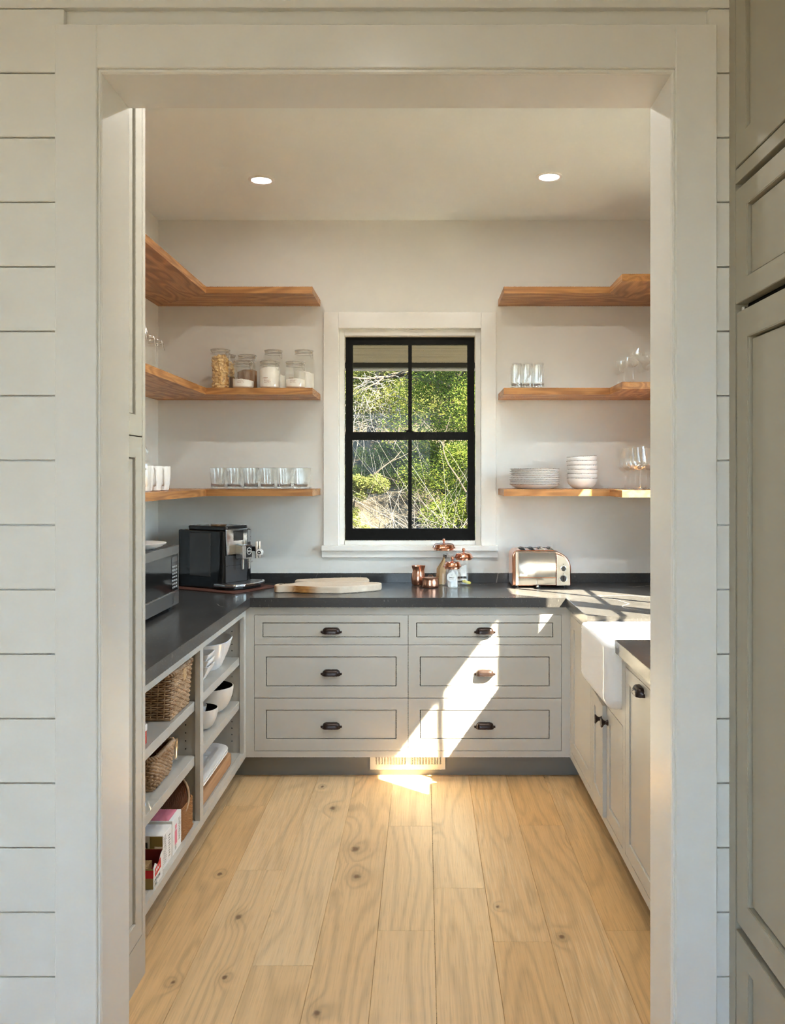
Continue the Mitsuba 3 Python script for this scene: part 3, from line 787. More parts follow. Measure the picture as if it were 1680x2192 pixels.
# ---------------------------------------------------------------- clip-top jars on the left middle shelf
def jar_parts(r, h, nr, fill, fmat, fill_name, label_text=False, seed=0, straight=False):
    p = Proto()
    hn = h - 0.028                                            # where the neck ring sits
    hs = hn - (0.004 if straight else 0.020)
    prof = [(0.0, 0.004), (r * 0.8, 0.004), (r - 0.006, 0.0015), (r - 0.001, 0.006), (r, 0.014), (r, hs - 0.016)]
    prof += [(r + (nr - r) * t ** 1.4, hs - 0.016 + (hn - hs + 0.010) * (1 - (1 - t) ** 1.8)) for t in np.linspace(0.12, 1, 8)]
    prof += [(nr, hn), (nr + 0.003, hn + 0.003), (nr + 0.003, hn + 0.008), (nr, hn + 0.011)]
    p.add('glass_body', lathe(prof, 44), 'mat_glass', smooth=50)
    lid = [(nr - 0.002, hn + 0.0125), (nr + 0.0035, hn + 0.014), (nr + 0.0035, hn + 0.021), (nr - 0.001, h - 0.003), (nr * 0.75, h - 0.001), (nr * 0.6, h - 0.004), (0, h - 0.004)]
    p.add('glass_lid', lathe(lid, 44), 'mat_glass', smooth=50, label='domed glass lid')
    p.add('gasket', lathe([(nr - 0.003, hn + 0.0112), (nr + 0.003, hn + 0.0112), (nr + 0.003, hn + 0.0125), (nr - 0.003, hn + 0.0125)], 36, True), 'mat_gasket')
    ang = np.linspace(0, 2 * PI, 41)[:-1]
    ring = lambda rr, z: tube(np.c_[np.cos(ang) * rr, np.sin(ang) * rr, np.full(40, z)], 0.0011, 5, True)
    w = [ring(nr + 0.0035, hn - 0.001), ring(nr + 0.0045, hn + 0.018)]
    c = nr + 0.006
    w += [tube([(c, -0.010, hn + 0.018), (c + 0.005, -0.011, hn + 0.004), (c + 0.004, -0.010, hn - 0.012), (c + 0.010, -0.006, hn - 0.026), (c + 0.012, 0.0, hn - 0.030), (c + 0.010, 0.006, hn - 0.026), (c + 0.004, 0.010, hn - 0.012), (c + 0.005, 0.011, hn + 0.004), (c, 0.010, hn + 0.018)], 0.0013, 5),
          tube([(c, -0.007, hn - 0.002), (c + 0.008, -0.006, hn + 0.006), (c + 0.008, 0.006, hn + 0.006), (c, 0.007, hn - 0.002)], 0.0013, 5),
          tube([(-c, -0.006, hn - 0.002), (-c - 0.005, -0.006, hn + 0.008), (-c - 0.001, -0.006, hn + 0.018), (-c - 0.001, 0.006, hn + 0.018), (-c - 0.005, 0.006, hn + 0.008), (-c, 0.006, hn - 0.002)], 0.0012, 5)]
    W = join(w)
    p.add('wire_clasp', moved(W, rotm((0, 0, 1), -38)), 'mat_wire', smooth=40, label='wire bail clasp')
    q = r - 0.0035
    top = fill
    if fill_name == 'pasta_shells':
        rg = np.random.default_rng(5 + seed)
        p.add('pasta_core', lathe([(0, 0.006), (q * 0.72, 0.006), (q * 0.72, top - 0.014), (0, top - 0.010)], 20), fmat)
        sh = []
        th, ph = np.meshgrid(np.linspace(0.12, PI - 0.12, 7), np.linspace(-1.25, 1.25, 6), indexing='ij')
        base = np.stack([np.cos(th) * 0.0125, np.sin(th) * np.sin(ph) * 0.0085, np.sin(th) * np.cos(ph) * 0.0085], -1).reshape(-1, 3)
        fs = []
        for i in range(6):
            for j in range(5):
                a = i * 6 + j
                fs += [(a, a + 6, a + 7), (a, a + 7, a + 1)]
        rows = int((top - 0.012) / 0.0125)
        for k in range(rows):
            m = 15
            for i in range(m):
                a = 2 * PI * (i + 0.5 * (k % 2) + rg.uniform(-0.2, 0.2)) / m
                R = trimesh.transformations.random_rotation_matrix(rg.random(3))[:3, :3]
                sh.append(M(base @ R.T * rg.uniform(0.85, 1.1) + ((q - 0.012) * math.cos(a), (q - 0.012) * math.sin(a), 0.014 + k * 0.0125 + rg.uniform(-0.002, 0.002)), fs))
        for i in range(26):
            a, rr = rg.uniform(0, 2 * PI), q * 0.75 * math.sqrt(rg.random())
            R = trimesh.transformations.random_rotation_matrix(rg.random(3))[:3, :3]
            sh.append(M(base @ R.T + (rr * math.cos(a), rr * math.sin(a), top - 0.004 + rg.uniform(-0.003, 0.004)), fs))
        p.add('pasta_shells', join(sh), fmat, smooth=True, label='dried shell pasta', kind='stuff')
    elif fill_name:
        n = 28
        a = np.arange(n) * 2 * PI / n
        rg = np.random.default_rng(seed)
        m = lathe([(0, 0.0055), (q - 0.004, 0.0055), (q, 0.014), (q, top), (q * 0.75, top + 0.002), (q * 0.4, top + 0.004), (0, top + 0.006)], n)
        v = np.array(m.vertices)
        up = v[:, 2] > top - 1e-6
        v[up, 2] += 0.010 * (meshkit.noise(np.c_[v[up, :2] * 40, np.full(up.sum(), seed)]) - 0.5) + v[up, 0] * 0.10 * ((seed % 3) - 1)
        p.add(fill_name, M(v, m.faces), fmat, smooth=True)
    if label_text:
        def wrap(m, x0, z0):
            v = np.array(m.vertices)
            a = (v[:, 0] + x0) / r - PI / 2
            rr = r + 0.0003 + v[:, 2]
            return M(np.c_[np.cos(a) * rr, np.sin(a) * rr, v[:, 1] + z0], m.faces)
        p.add('printed_lettering', join(wrap(text_lines(0.034, 1, 0.004, 0.0032, seed), -0.030, 0.058), wrap(text_lines(0.044, 4, 0.0045, 0.0012, seed + 3), -0.022, 0.046)), 'mat_print', label='lines of small brown print')
    return p


jars = [  # x, y, r, h, neck, fill height, material, name, print, label
    (-1.098, 4.785, 0.0515, 0.2195, 0.0475, 0.175, 'mat_pasta', 'pasta_shells', False, 'tall straight clip-top jar full of shell pasta, front left of the jar group', True),
    (-1.098, 4.935, 0.050, 0.212, 0.046, 0.080, 'mat_beans', 'dark_beans', False, 'clip-top jar of dark beans hidden behind the shell pasta jar', True),
    (-0.984, 4.945, 0.056, 0.212, 0.046, 0.115, 'mat_brown_sugar', 'brown_sugar', False, 'clip-top jar of brown sugar, second from the left in the back row', False),
    (-0.975, 4.790, 0.0585, 0.156, 0.050, 0.048, 'mat_flour', 'white_powder', True, 'short clip-top jar a third full of white powder, next to the pasta jar', False),
    (-0.838, 4.945, 0.067, 0.238, 0.046, 0.092, 'mat_flour', 'white_powder', False, 'large shouldered clip-top jar behind the nearly full powder jar', False),
    (-0.832, 4.790, 0.0545, 0.156, 0.049, 0.112, 'mat_flour', 'white_powder', True, 'short clip-top jar nearly full of white powder, third in the front row', False),
    (-0.668, 4.945, 0.058, 0.238, 0.047, 0.108, 'mat_flour', 'white_powder', False, 'tall shouldered clip-top jar, rightmost in the back row by the window', False),
    (-0.693, 4.790, 0.0540, 0.154, 0.048, 0.050, 'mat_flour', 'white_powder', True, 'short clip-top jar half full of white powder, rightmost in the front row', False)]
for i, (x, y, r, h, nr, fh, fm, fn, tx, lab, st) in enumerate(jars):
    pr = jar_parts(r, h, nr, fh, fm, fn, tx, i, st)
    if i == 1:
        q = 0.0465
        sh = jar_parts(0.050, 0.2, 0.046, 0.16, 'mat_pasta', 'pasta_shells', False, 9, True)
        pr.parts.append([z for z in sh.parts if z[0] == 'pasta_shells'][0])
    pr.stamp('clip_top_jar', TW(x, y, Z2 + 0.0004), lab, 'jar')
# empty jars and a swing-top bottle on the side board
EJ = jar_parts(0.050, 0.162, 0.040, 0, '', '', False, 40)
for (x, y), lab in zip(((-1.245, 4.065), (-1.245, 3.950), (-1.245, 3.835)), ('rightmost of the three empty clip-top jars on the left side board', 'second of the three empty clip-top jars on the left side board', 'empty clip-top jar half hidden behind the tall pantry cabinet')):
    EJ.stamp('clip_top_jar', TW(x, y, Z2 + 0.0004, 0.6), lab, 'jar')


def bottle_proto(r, h):
    p = Proto()
    prof = [(0, 0.004), (r * 0.85, 0.004), (r - 0.003, 0.001), (r, 0.008), (r, h * 0.52), (r * 0.93, h * 0.60), (r * 0.6, h * 0.70), (r * 0.38, h * 0.78), (r * 0.34, h * 0.88), (r * 0.42, h * 0.89), (r * 0.42, h * 0.92), (r * 0.34, h * 0.925)]
    p.add('glass_body', lathe(prof, 36), 'mat_glass', smooth=50)
    p.add('stopper', lathe([(0, h), (r * 0.22, h - 0.002), (r * 0.30, h - 0.010), (r * 0.38, h * 0.93), (r * 0.30, h * 0.925), (0, h * 0.925)], 24), 'mat_porcelain', smooth=40, label='white swing-top stopper')
    q = r * 0.45
    p.add('wire_bail', join(tube([(q, 0, h * 0.90), (q + 0.006, 0, h * 0.86), (q + 0.012, 0.0, h * 0.78), (q + 0.008, 0, h * 0.75), (q + 0.003, 0, h * 0.84)], 0.0012, 5),
                            tube([(q, 0, h * 0.90), (q, 0.0, h * 0.96), (0.004, 0, h * 0.985), (-q, 0, h * 0.96), (-q, 0, h * 0.90)], 0.0012, 5)), 'mat_wire', smooth=40)
    return p


bottle_proto(0.042, 0.275).stamp('swing_top_bottle', TW(-1.345, 4.215, Z2 + 0.0004), 'tall swing-top glass bottle behind the empty jars on the middle left shelf', 'bottle')
bottle_proto(0.042, 0.222).stamp('swing_top_bottle', TW(-1.214, 3.80, Z1 + 0.0004, 0.3), 'swing-top glass bottle beside the white mugs on the lowest left shelf', 'bottle')

# ---------------------------------------------------------------- tumblers, mugs, stemware, plates, bowls
def glass_proto(rb, rt, h, base, bulge=0.0):
    p = Proto()
    prof = [(rb - 0.004, 0.0008), (rb, 0.004)] + [(rb + (rt - rb) * t + bulge * math.sin(PI * t), 0.004 + (h - 0.004) * t) for t in np.linspace(0.05, 1, 9)]
    p.add('wall', lathe(prof, 36), 'mat_glass', smooth=50)
    p.add('base', lathe([(0, 0.0006), (rb - 0.005, 0.0006), (rb - 0.0035, 0.003), (rb - 0.0030, base - 0.002), (rb - 0.005, base), (0, base - 0.002)], 36), 'mat_solid_glass', smooth=40, label='thick glass base')
    return p


def solid_glass(rb, rt, h, base, bulge=0.0, t=0.0016):
    p = Proto()
    e = lambda q: rb + (rt - rb) * q + bulge * math.sin(PI * q)
    o = [(0, 0.0006), (rb - 0.004, 0.0006), (rb, 0.004)] + [(e(q), 0.004 + (h - 0.004) * q) for q in np.linspace(0.05, 1, 9)]
    i = [(e(q) - t, base + 0.003 + (h - base - 0.003) * q) for q in np.linspace(0.99, 0.02, 8)] + [(rb - 0.006, base), (0, base - 0.001)]
    p.add(None, lathe(o + i, 40), 'mat_solid_glass', smooth=50)
    return p


SOLID_TUMB = solid_glass(0.0355, 0.0425, 0.1145, 0.014)
TUMB = glass_proto(0.0355, 0.0425, 0.1145, 0.014)
cols = ('first', 'second', 'third', 'fourth', 'fifth', 'sixth')
for r in range(3):
    for i in range(6):
        (TUMB if r else SOLID_TUMB).stamp('tumbler', TW(-1.106 + 0.0892 * i, 4.762 + 0.092 * r, Z1 + 0.0003),
                   f'clear tumbler, {cols[i]} from the left in the {("front", "middle", "back")[r]} row on the lowest left shelf', 'glass', 'tumblers on the lowest left shelf')
SOLID_HIGH = solid_glass(0.0275, 0.0245, 0.135, 0.016, 0.002)
HIGH = glass_proto(0.0275, 0.0245, 0.135, 0.016, 0.002)
for r in range(3):
    for i, x in enumerate((0.4985, 0.5580, 0.6175)):
        (HIGH if r else SOLID_HIGH).stamp('highball_glass', TW(x, 4.755 + 0.066 * r, Z2 + 0.0003),
                   f'clear highball glass, {("left", "middle", "right")[i]} column, {("front", "second", "back")[r]} of its column, on the middle right shelf', 'glass', 'highball glasses on the middle right shelf')


def mug_proto():
    p = Proto()
    h, rt, rb = 0.1155, 0.0425, 0.0345
    o = [(0, 0), (rb - 0.006, 0), (rb, 0.004)] + [(rb + (rt - rb) * math.sin(PI / 2 * min(1, t * 1.25)), 0.004 + (h - 0.004) * t) for t in np.linspace(0.08, 1, 10)]
    i = [(rb - 0.004 + (rt - rb) * math.sin(PI / 2 * min(1, t * 1.25)), 0.006 + (h - 0.006) * t) for t in np.linspace(1, 0.05, 9)] + [(0, 0.006)]
    p.add('cup', lathe(o + i, 40), 'mat_porcelain', smooth=45)
    p.add('handle', tube([(rt - 0.004, 0, h - 0.012), (rt + 0.016, 0, h - 0.012), (rt + 0.026, 0, h - 0.024), (rt + 0.027, 0, h * 0.45), (rt + 0.020, 0, 0.030), (rb + 0.004, 0, 0.026)], 0.0048, 10), 'mat_porcelain', smooth=45)
    return p


MUG = mug_proto()
for y, lab in ((4.205, 'rightmost white mug on the lowest left shelf'), (4.075, 'middle white mug on the lowest left shelf'), (3.945, 'white mug nearest the swing-top bottle on the lowest left shelf')):
    MUG.stamp('mug', TW(-1.245, y, Z1 + 0.0003, math.radians(-62)), lab, 'mug', 'white mugs on the lowest left shelf')


def stem_proto(bowl, h, foot=0.034, stem_top=0.09):
    p = Proto()
    p.add('bowl', lathe(bowl, 36), 'mat_glass', smooth=50)
    p.add('stem', lathe([(0, 0.0006), (foot, 0.0006), (foot, 0.0018), (foot * 0.5, 0.004), (0.006, 0.009), (0.0036, 0.02), (0.0034, stem_top * 0.8), (0.006, stem_top - 0.002), (0.0, stem_top + 0.002)], 28), 'mat_solid_glass', smooth=50)
    return p


def margarita(s):
    b = [(0.0, 0.080), (0.014, 0.0815), (0.025, 0.089), (0.0275, 0.098), (0.027, 0.106), (0.030, 0.112), (0.041, 0.119), (0.0455, 0.130), (0.0465, 0.145), (0.0465, 0.171)]
    return stem_proto([(r * s, z * s) for r, z in b], 0.171 * s, 0.034 * s, 0.080 * s)


MA, MB, MC = margarita(1.0), margarita(0.86), margarita(1.06)
for pr, x, y, lab in ((MA, 1.048, 4.452, 'large margarita glass standing in front at the end of the middle right shelf'),
                      (MB, 1.030, 4.700, 'small margarita glass leftmost behind the large one'),
                      (MB, 1.034, 4.585, 'small margarita glass just left of the large one'),
                      (MC, 1.158, 4.740, 'margarita glass behind and right of the large one'),
                      (MC, 1.166, 4.620, 'margarita glass at the right edge, by the door jamb')):
    pr.stamp('margarita_glass', TW(x, y, Z2 + 0.0003), lab, 'cocktail glass', 'margarita glasses on the middle right shelf')
WINE = stem_proto([(0.0, 0.098), (0.010, 0.0985), (0.030, 0.106), (0.046, 0.120), (0.0515, 0.134), (0.0505, 0.150), (0.046, 0.172), (0.040, 0.198), (0.0345, 0.219)], 0.219, 0.038, 0.098)
for x, y, lab in ((1.084, 4.452, 'front wine glass on the lowest right shelf'), (1.085, 4.560, 'second wine glass behind the front one'), (1.085, 4.668, 'third wine glass in the left file'), (1.085, 4.776, 'rearmost wine glass in the left file'),
                  (1.192, 4.62, 'wine glass at the right edge of the lowest right shelf'), (1.190, 4.755, 'rear wine glass in the right file of the lowest right shelf')):
    WINE.stamp('wine_glass', TW(x, y, Z1 + 0.0003), lab, 'wine glass', 'wine glasses on the lowest right shelf')

PL = Proto()
PL.add('dish', lathe([(0, 0), (0.085, 0), (0.090, 0.002), (0.118, 0.0135), (0.1345, 0.0245), (0.1355, 0.0262), (0.1335, 0.0268), (0.116, 0.0165), (0.088, 0.0055), (0, 0.0045)], 64), 'mat_porcelain', smooth=50)
a = np.linspace(0, 2 * PI, 65)[:-1]
PL.add('rim_line', tube(np.c_[np.cos(a) * 0.1352, np.sin(a) * 0.1352, np.full(64, 0.0264)], 0.0008, 5, True), 'mat_rim_brown', smooth=True, label='thin brown rim')
nth = ('bottom', 'second from the bottom', 'third from the bottom', 'fourth from the bottom', 'fourth from the top', 'third from the top', 'second from the top', 'top')
for i in range(8):
    PL.stamp('dinner_plate', TW(0.606 + 0.001 * math.sin(i * 2.1), 4.852 + 0.001 * math.cos(i * 1.7), Z1 + 0.0003 + 0.0118 * i), f'white dinner plate with a thin brown rim, {nth[i]} of the stack', 'plate', 'stacked dinner plates')
BO = Proto()
BO.add('dish', lathe([(0, 0), (0.036, 0), (0.040, 0.002), (0.060, 0.012), (0.076, 0.030), (0.0815, 0.048), (0.0820, 0.0575), (0.0800, 0.0580), (0.0785, 0.048), (0.072, 0.032), (0.056, 0.016), (0.036, 0.007), (0, 0.006)], 56), 'mat_porcelain', smooth=50)
BO.add('rim_line', tube(np.c_[np.cos(a) * 0.0812, np.sin(a) * 0.0812, np.full(64, 0.0580)], 0.0009, 5, True), 'mat_rim_brown', smooth=True, label='thin brown rim')
nth = ('bottom', 'second from the bottom', 'third from the bottom', 'third from the top', 'second from the top', 'top')
tilt = (0, 0.6, -0.8, 0.9, 1.6, 2.4)
for i in range(6):
    BO.stamp('cereal_bowl', T().translate([0.862, 4.832, Z1 + 0.0003 + 0.0235 * i]).rotate([0.3, 1, 0], -tilt[i]), f'white bowl with a thin brown rim, {nth[i]} of the stack', 'bowl', 'stacked bowls')

# ---------------------------------------------------------------- microwave with a platter on it
MW = frame((-1.132, 0, 0), (0, 1, 0), (0, 0, 1), (1, 0, 0))
k = thing('microwave_oven', 'stainless steel microwave oven with a dark glass door on the left counter', 'microwave')
part(k, 'body', bx(-1.500, -1.146, 3.566, 4.096, 0.930, 1.2015, 0.004), 'mat_dark_grey')
wn = sbox(3.566, 0.934, 3.986, 1.2026).difference(sbox(3.606, 0.998, 3.986, 1.164))
part(k, 'door', moved(prism(wn, -0.014, 0.0), MW), 'mat_brushed', label='stainless steel door frame')
part(k, 'door_glass', moved(bx(3.606, 3.986, 0.998, 1.164, -0.012, -0.003), MW), 'mat_gloss_black', label='black glass')
part(k, 'glass_trim', moved(bx(3.606, 4.086, 0.993, 0.9985, -0.006, 0.002, 0.001), MW), 'mat_chrome')
wn = sbox(3.988, 0.934, 4.098, 1.2026).difference(sbox(3.988, 0.998, 4.086, 1.164))
part(k, 'control_panel', moved(prism(wn, -0.014, 0.0), MW), 'mat_brushed', label='stainless control panel')
part(k, 'keypad', moved(bx(3.988, 4.086, 0.998, 1.164, -0.012, -0.002), MW), 'mat_gloss_black', label='black keypad')
keys = [bx(3.998 + 0.028 * i, 4.018 + 0.028 * i, 1.012 + 0.0155 * j, 1.0195 + 0.0155 * j, -0.002, -0.0012) for i in range(3) for j in range(7)]
part(k, 'key_marks', moved(join(keys), MW), mat('mat_key', pri((0.30, 0.30, 0.30), 0.5, 0.3)), kind='stuff')
part(k, 'display', moved(bx(4.000, 4.076, 1.130, 1.154, -0.002, -0.0012), MW), 'mat_tank', label='dark display window')
ring = sbox(4.004, 0.943, 4.084, 0.986).difference(sbox(4.007, 0.946, 4.081, 0.983))
part(k, 'door_button', moved(join(prism(sbox(4.007, 0.946, 4.081, 0.983), 0.0, 0.003), prism(ring, 0.0, 0.0015)), MW), 'mat_brushed', label='square door button')
for y in (3.60, 4.06):
    for x in (-1.46, -1.17):
        part(k, 'foot', at(lathe([(0, 0), (0.012, 0), (0.014, 0.017), (0, 0.017)], 16), x, y, ZT - 0.0005), 'mat_satin_black')
solo('platter', at(lathe([(0, 0), (0.085, 0), (0.092, 0.002), (0.120, 0.012), (0.138, 0.024), (0.140, 0.027), (0.1375, 0.028), (0.118, 0.016), (0.090, 0.007), (0, 0.006)], 64), -1.262, 3.85, 1.2020), 'mat_porcelain',
     'round white platter lying on top of the microwave', 'plate', smooth=50)

# ---------------------------------------------------------------- coffee machine on a brown mat
CM = frame((-1.05, 4.66, 0), (math.cos(-PI / 6), math.sin(-PI / 6), 0), (-math.sin(-PI / 6), math.cos(-PI / 6), 0), (0, 0, 1))
mp = moved(soft_prism(rrect(0.46, 0.36, 0.02, 4, -0.10, 0.115), ZT + 0.0003, ZT + 0.007, 0.002, 2), CM)
mp.vertices[:, 1] = np.minimum(mp.vertices[:, 1], 5.038)
solo('counter_mat', mp, 'mat_mat_brown', 'thin brown mat under the coffee machine', 'mat', smooth=40)
k = thing('coffee_machine', 'black and chrome automatic coffee machine in the left corner of the worktop', 'coffee machine')
cm = lambda m: moved(m, CM)
z0 = ZT + 0.0075
body = Polygon([(-0.33, 0.004), (-0.32, 0.0), (-0.045, 0.0)] + arc(-0.045, 0.045, 0.045, -90, 0, 6)[1:] + [(0.0, 0.19), (-0.022, 0.193), (-0.022, 0.238), (-0.325, 0.238), (-0.33, 0.232)])
part(k, 'body', cm(soft_prism(body, z0, 1.231, 0.006, 3)), 'mat_gloss_black', smooth=35, label='glossy black housing')
part(k, 'water_tank', cm(bx(-0.245, -0.095, -0.0028, 0.003, 0.985, 1.217, 0.002)), 'mat_tank', label='smoky grey water tank side')
part(k, 'top_cover', cm(soft_prism(Polygon([(-0.265, 0.012), (-0.004, 0.008), (0.004, 0.018), (0.004, 0.178), (-0.01, 0.188), (-0.265, 0.188)]), 1.2315, 1.254, 0.005, 3)), 'mat_gloss_black', smooth=35)
part(k, 'bean_lid', cm(at(lathe([(0, 0.008), (0.030, 0.008), (0.040, 0.006), (0.044, 0.0)], 32), -0.12, 0.09, 1.254)), 'mat_chrome', smooth=40, label='round chrome bean lid')
part(k, 'front_panel', cm(moved(soft_prism(Polygon([(0.018, 1.104), (0.168, 1.104), (0.172, 1.238), (0.010, 1.238)]), 0.0, 0.010, 0.003, 2), frame((0.0, 0, 0), (0, 1, 0), (0, 0, 1), (1, 0, 0)))), 'mat_chrome', smooth=35, label='chrome front panel')
part(k, 'display', cm(bx(0.009, 0.0115, 0.062, 0.138, 1.176, 1.228, 0.0008)), 'mat_gloss_black', label='black touch display')
part(k, 'lower_front', cm(bx(-0.004, 0.003, 0.012, 0.178, 0.955, 1.098, 0.002)), 'mat_dark_grey', label='dark grey lower front')
part(k, 'seam', cm(bx(0.0025, 0.0034, 0.012, 0.178, 1.0435, 1.0455)), 'mat_void')
sp = cm(bx(0.008, 0.062, 0.078, 0.152, 1.078, 1.152, 0.004))
part(k, 'spout_housing', sp, 'mat_chrome', label='chrome spout housing')
part(k, 'badge_plate', cm(bx(0.0615, 0.0635, 0.102, 0.147, 1.086, 1.149, 0.0006)), 'mat_gloss_black', label='black badge plate')
face_f = CM @ frame((0.0638, 0.1245, 1.120), (0, 1, 0), (0, 0, 1), (1, 0, 0))
an = np.linspace(0, 2 * PI, 33)[:-1]
tx = meshkit.text_mesh('jura', 0.0095, 0.0006, True)
tx.apply_translation((-tx.bounds[:, 0].mean(), -0.004, 0))
part(k, 'badge', moved(join(tube(np.c_[np.cos(an) * 0.0175, np.sin(an) * 0.0175, np.zeros(32)], 0.0016, 6, True), tx), face_f), 'mat_porcelain', label='round white badge with lettering')
for y in (0.088, 0.138):
    part(k, 'nozzle', cm(moved(lathe([(0.0, 0), (0.006, 0.0), (0.0075, 0.004), (0.008, 0.058), (0, 0.058)], 16), frame((0.050, y, 1.024), (1, 0, 0), (0, 1, 0), (0, 0, 1)))), 'mat_chrome', smooth=40, label='chrome coffee nozzle')
part(k, 'nozzle_bar', cm(bx(0.040, 0.060, 0.128, 0.160, 1.060, 1.066, 0.002)), 'mat_chrome')
tray = Polygon([(-0.10, -0.012), (0.03, -0.028), (0.075, 0.0), (0.098, 0.06), (0.104, 0.115), (0.100, 0.17), (0.086, 0.225), (0.05, 0.268), (-0.02, 0.250), (-0.02, 0.0)]).buffer(-0.006).buffer(0.006)
part(k, 'drip_tray', cm(soft_prism(tray, 0.938, 0.953, 0.004, 3)), 'mat_chrome', smooth=35, label='chrome rimmed drip tray')
part(k, 'tray_grate', cm(soft_prism(tray.buffer(-0.014), 0.9525, 0.9545, 0.0008, 1)), 'mat_dark_grey', label='dark drip grate')
part(k, 'tray_base', cm(soft_prism(tray.buffer(-0.022), z0, 0.9385, 0.003, 2)), 'mat_satin_black', smooth=35)
part(k, 'milk_arm', cm(bx(-0.02, 0.050, 0.200, 0.232, 1.112, 1.136, 0.004)), 'mat_satin_black')
for xx, r in ((0.050, 0.0075), (0.050, 0.0075)):
    part(k, 'milk_nozzle', cm(moved(lathe([(0, 0), (r, 0.001), (r, 0.088), (r * 0.6, 0.092), (0, 0.092)], 18), frame((0.058, 0.190 + (0.024 if f'{k}__milk_nozzle' in scene else 0.0), 1.076), (1, 0, 0), (0, 1, 0), (0, 0, 1)))), 'mat_chrome', smooth=40)
DF = frame((-0.884, 4.780, 1.110), (1, 0, 0), (0, 0, 1), (0, -1, 0))
part(k, 'dial', moved(lathe([(0, 0.020), (0.008, 0.021), (0.0165, 0.019), (0.0175, 0.014), (0.0175, -0.012), (0, -0.012)], 32), DF), 'mat_porcelain', smooth=35, label='round white milk dial')
part(k, 'dial_ring', moved(lathe([(0.004, 0.0213), (0.008, 0.0218), (0.0098, 0.0212)], 28), DF), 'mat_dark_grey')
part(k, 'right_vent', cm(bx(-0.0225, -0.0205, 0.200, 0.232, 1.160, 1.226, 0.0006)), 'mat_brushed')

# ---------------------------------------------------------------- cutting boards
def board(poly, z1, seed, brown):
    m = soft_prism(poly, ZT + 0.0004, z1, 0.007, 3)
    v = np.array(m.vertices)
    side = (v[:, 2] < z1 - 0.0015).astype(float)
    w = side * brown(v[:, 0], v[:, 1])
    v[:, 2] += np.where(v[:, 2] > z1 - 0.004, 0.0025 * (meshkit.noise(np.c_[v[:, :2] * 12, np.full(len(v), seed)]) - 0.5), 0)
    return M(v, m.faces), np.c_[w, np.full(len(v), float(seed))]


pa = Polygon([(-0.782, 4.640), (-0.775, 4.600), (-0.700, 4.606), (-0.672, 4.608), (-0.640, 4.588), (-0.560, 4.566), (-0.430, 4.560), (-0.330, 4.610), (-0.238, 4.680), (-0.222, 4.715), (-0.240, 4.742), (-0.320, 4.760), (-0.500, 4.772), (-0.660, 4.760), (-0.700, 4.690), (-0.730, 4.672), (-0.776, 4.674)])
pa = pa.buffer(-0.014).buffer(0.028).buffer(-0.014)
m, uvs = board(pa, 0.953, 3, lambda x, y: np.clip(1.4 - np.abs((x + 0.63)) / 0.075, 0, 1) * (y < 4.68) + np.clip(1.3 - np.abs(x + 0.79) / 0.03, 0, 1))
k = thing('cutting_board', 'live-edge wooden cutting board with a stub handle lying in front on the worktop', 'cutting board')
part(k, 'board', m, 'mat_board', smooth=True, uv=uvs)
part(k, 'hanging_hole', at(lathe([(0, 0.0006), (0.008, 0.0006), (0.010, 0.0)], 20), -0.748, 4.640, 0.9535), 'mat_void')
pb = Polygon([(-0.700, 4.795), (-0.640, 4.780), (-0.400, 4.782), (-0.320, 4.790), (-0.300, 4.880), (-0.315, 4.950), (-0.400, 4.965), (-0.560, 4.930), (-0.700, 4.855)]).buffer(-0.02).buffer(0.02)
m, uvs = board(pb, 0.955, 8, lambda x, y: 0 * x)
k = thing('cutting_board', 'pale wooden cutting board lying behind the live-edge board against the backsplash', 'cutting board')
part(k, 'board', m, 'mat_board', smooth=True, uv=uvs)

# ---------------------------------------------------------------- copper group under the window
def copper_vase():
    h = 0.106
    o = [(0, 0), (0.030, 0), (0.0355, 0.006), (0.0395, 0.022), (0.0400, 0.036), (0.0370, 0.056), (0.0330, 0.072), (0.0335, 0.086), (0.0375, 0.100), (0.0395, h)]
    i = [(0.0380, h), (0.0355, 0.099), (0.0315, 0.084), (0.0310, 0.072), (0.035, 0.055), (0.037, 0.035), (0.033, 0.006), (0, 0.004)]
    return lathe(o + i, 44)


solo('copper_tumbler', at(copper_vase(), -0.030, 4.945, ZT + 0.0003), 'mat_copper', 'waisted copper cup left of the glass canisters', 'cup', smooth=45)
k = thing('copper_sugar_pot', 'low lidded copper pot in front of the waisted copper cup', 'pot')
part(k, 'pot', at(lathe([(0, 0), (0.040, 0), (0.0455, 0.005), (0.0470, 0.016), (0.0450, 0.030), (0.0425, 0.040), (0.0440, 0.0485), (0.0445, 0.050), (0.041, 0.050), (0.0, 0.046)], 44), 0.0358, 4.830, ZT + 0.0003), 'mat_copper', smooth=45)
part(k, 'lid', at(lathe([(0.0455, 0.0505), (0.0465, 0.052), (0.044, 0.054), (0.02, 0.056), (0, 0.0565)], 44), 0.0358, 4.830, ZT + 0.0003), 'mat_copper_bright', smooth=45)
part(k, 'loop', at(tube([(-0.012, 0, 0.055), (-0.012, 0, 0.063), (-0.008, 0, 0.067), (0.008, 0, 0.067), (0.012, 0, 0.063), (0.012, 0, 0.055)], 0.0016, 7), 0.0358, 4.830, ZT), 'mat_copper_bright', smooth=45)
part(k, 'spoon_handle', at(tube([(-0.040, -0.004, 0.056), (-0.058, -0.01, 0.061), (-0.072, -0.014, 0.064)], 0.0012, 6), 0.0358, 4.830, ZT), 'mat_copper_bright')


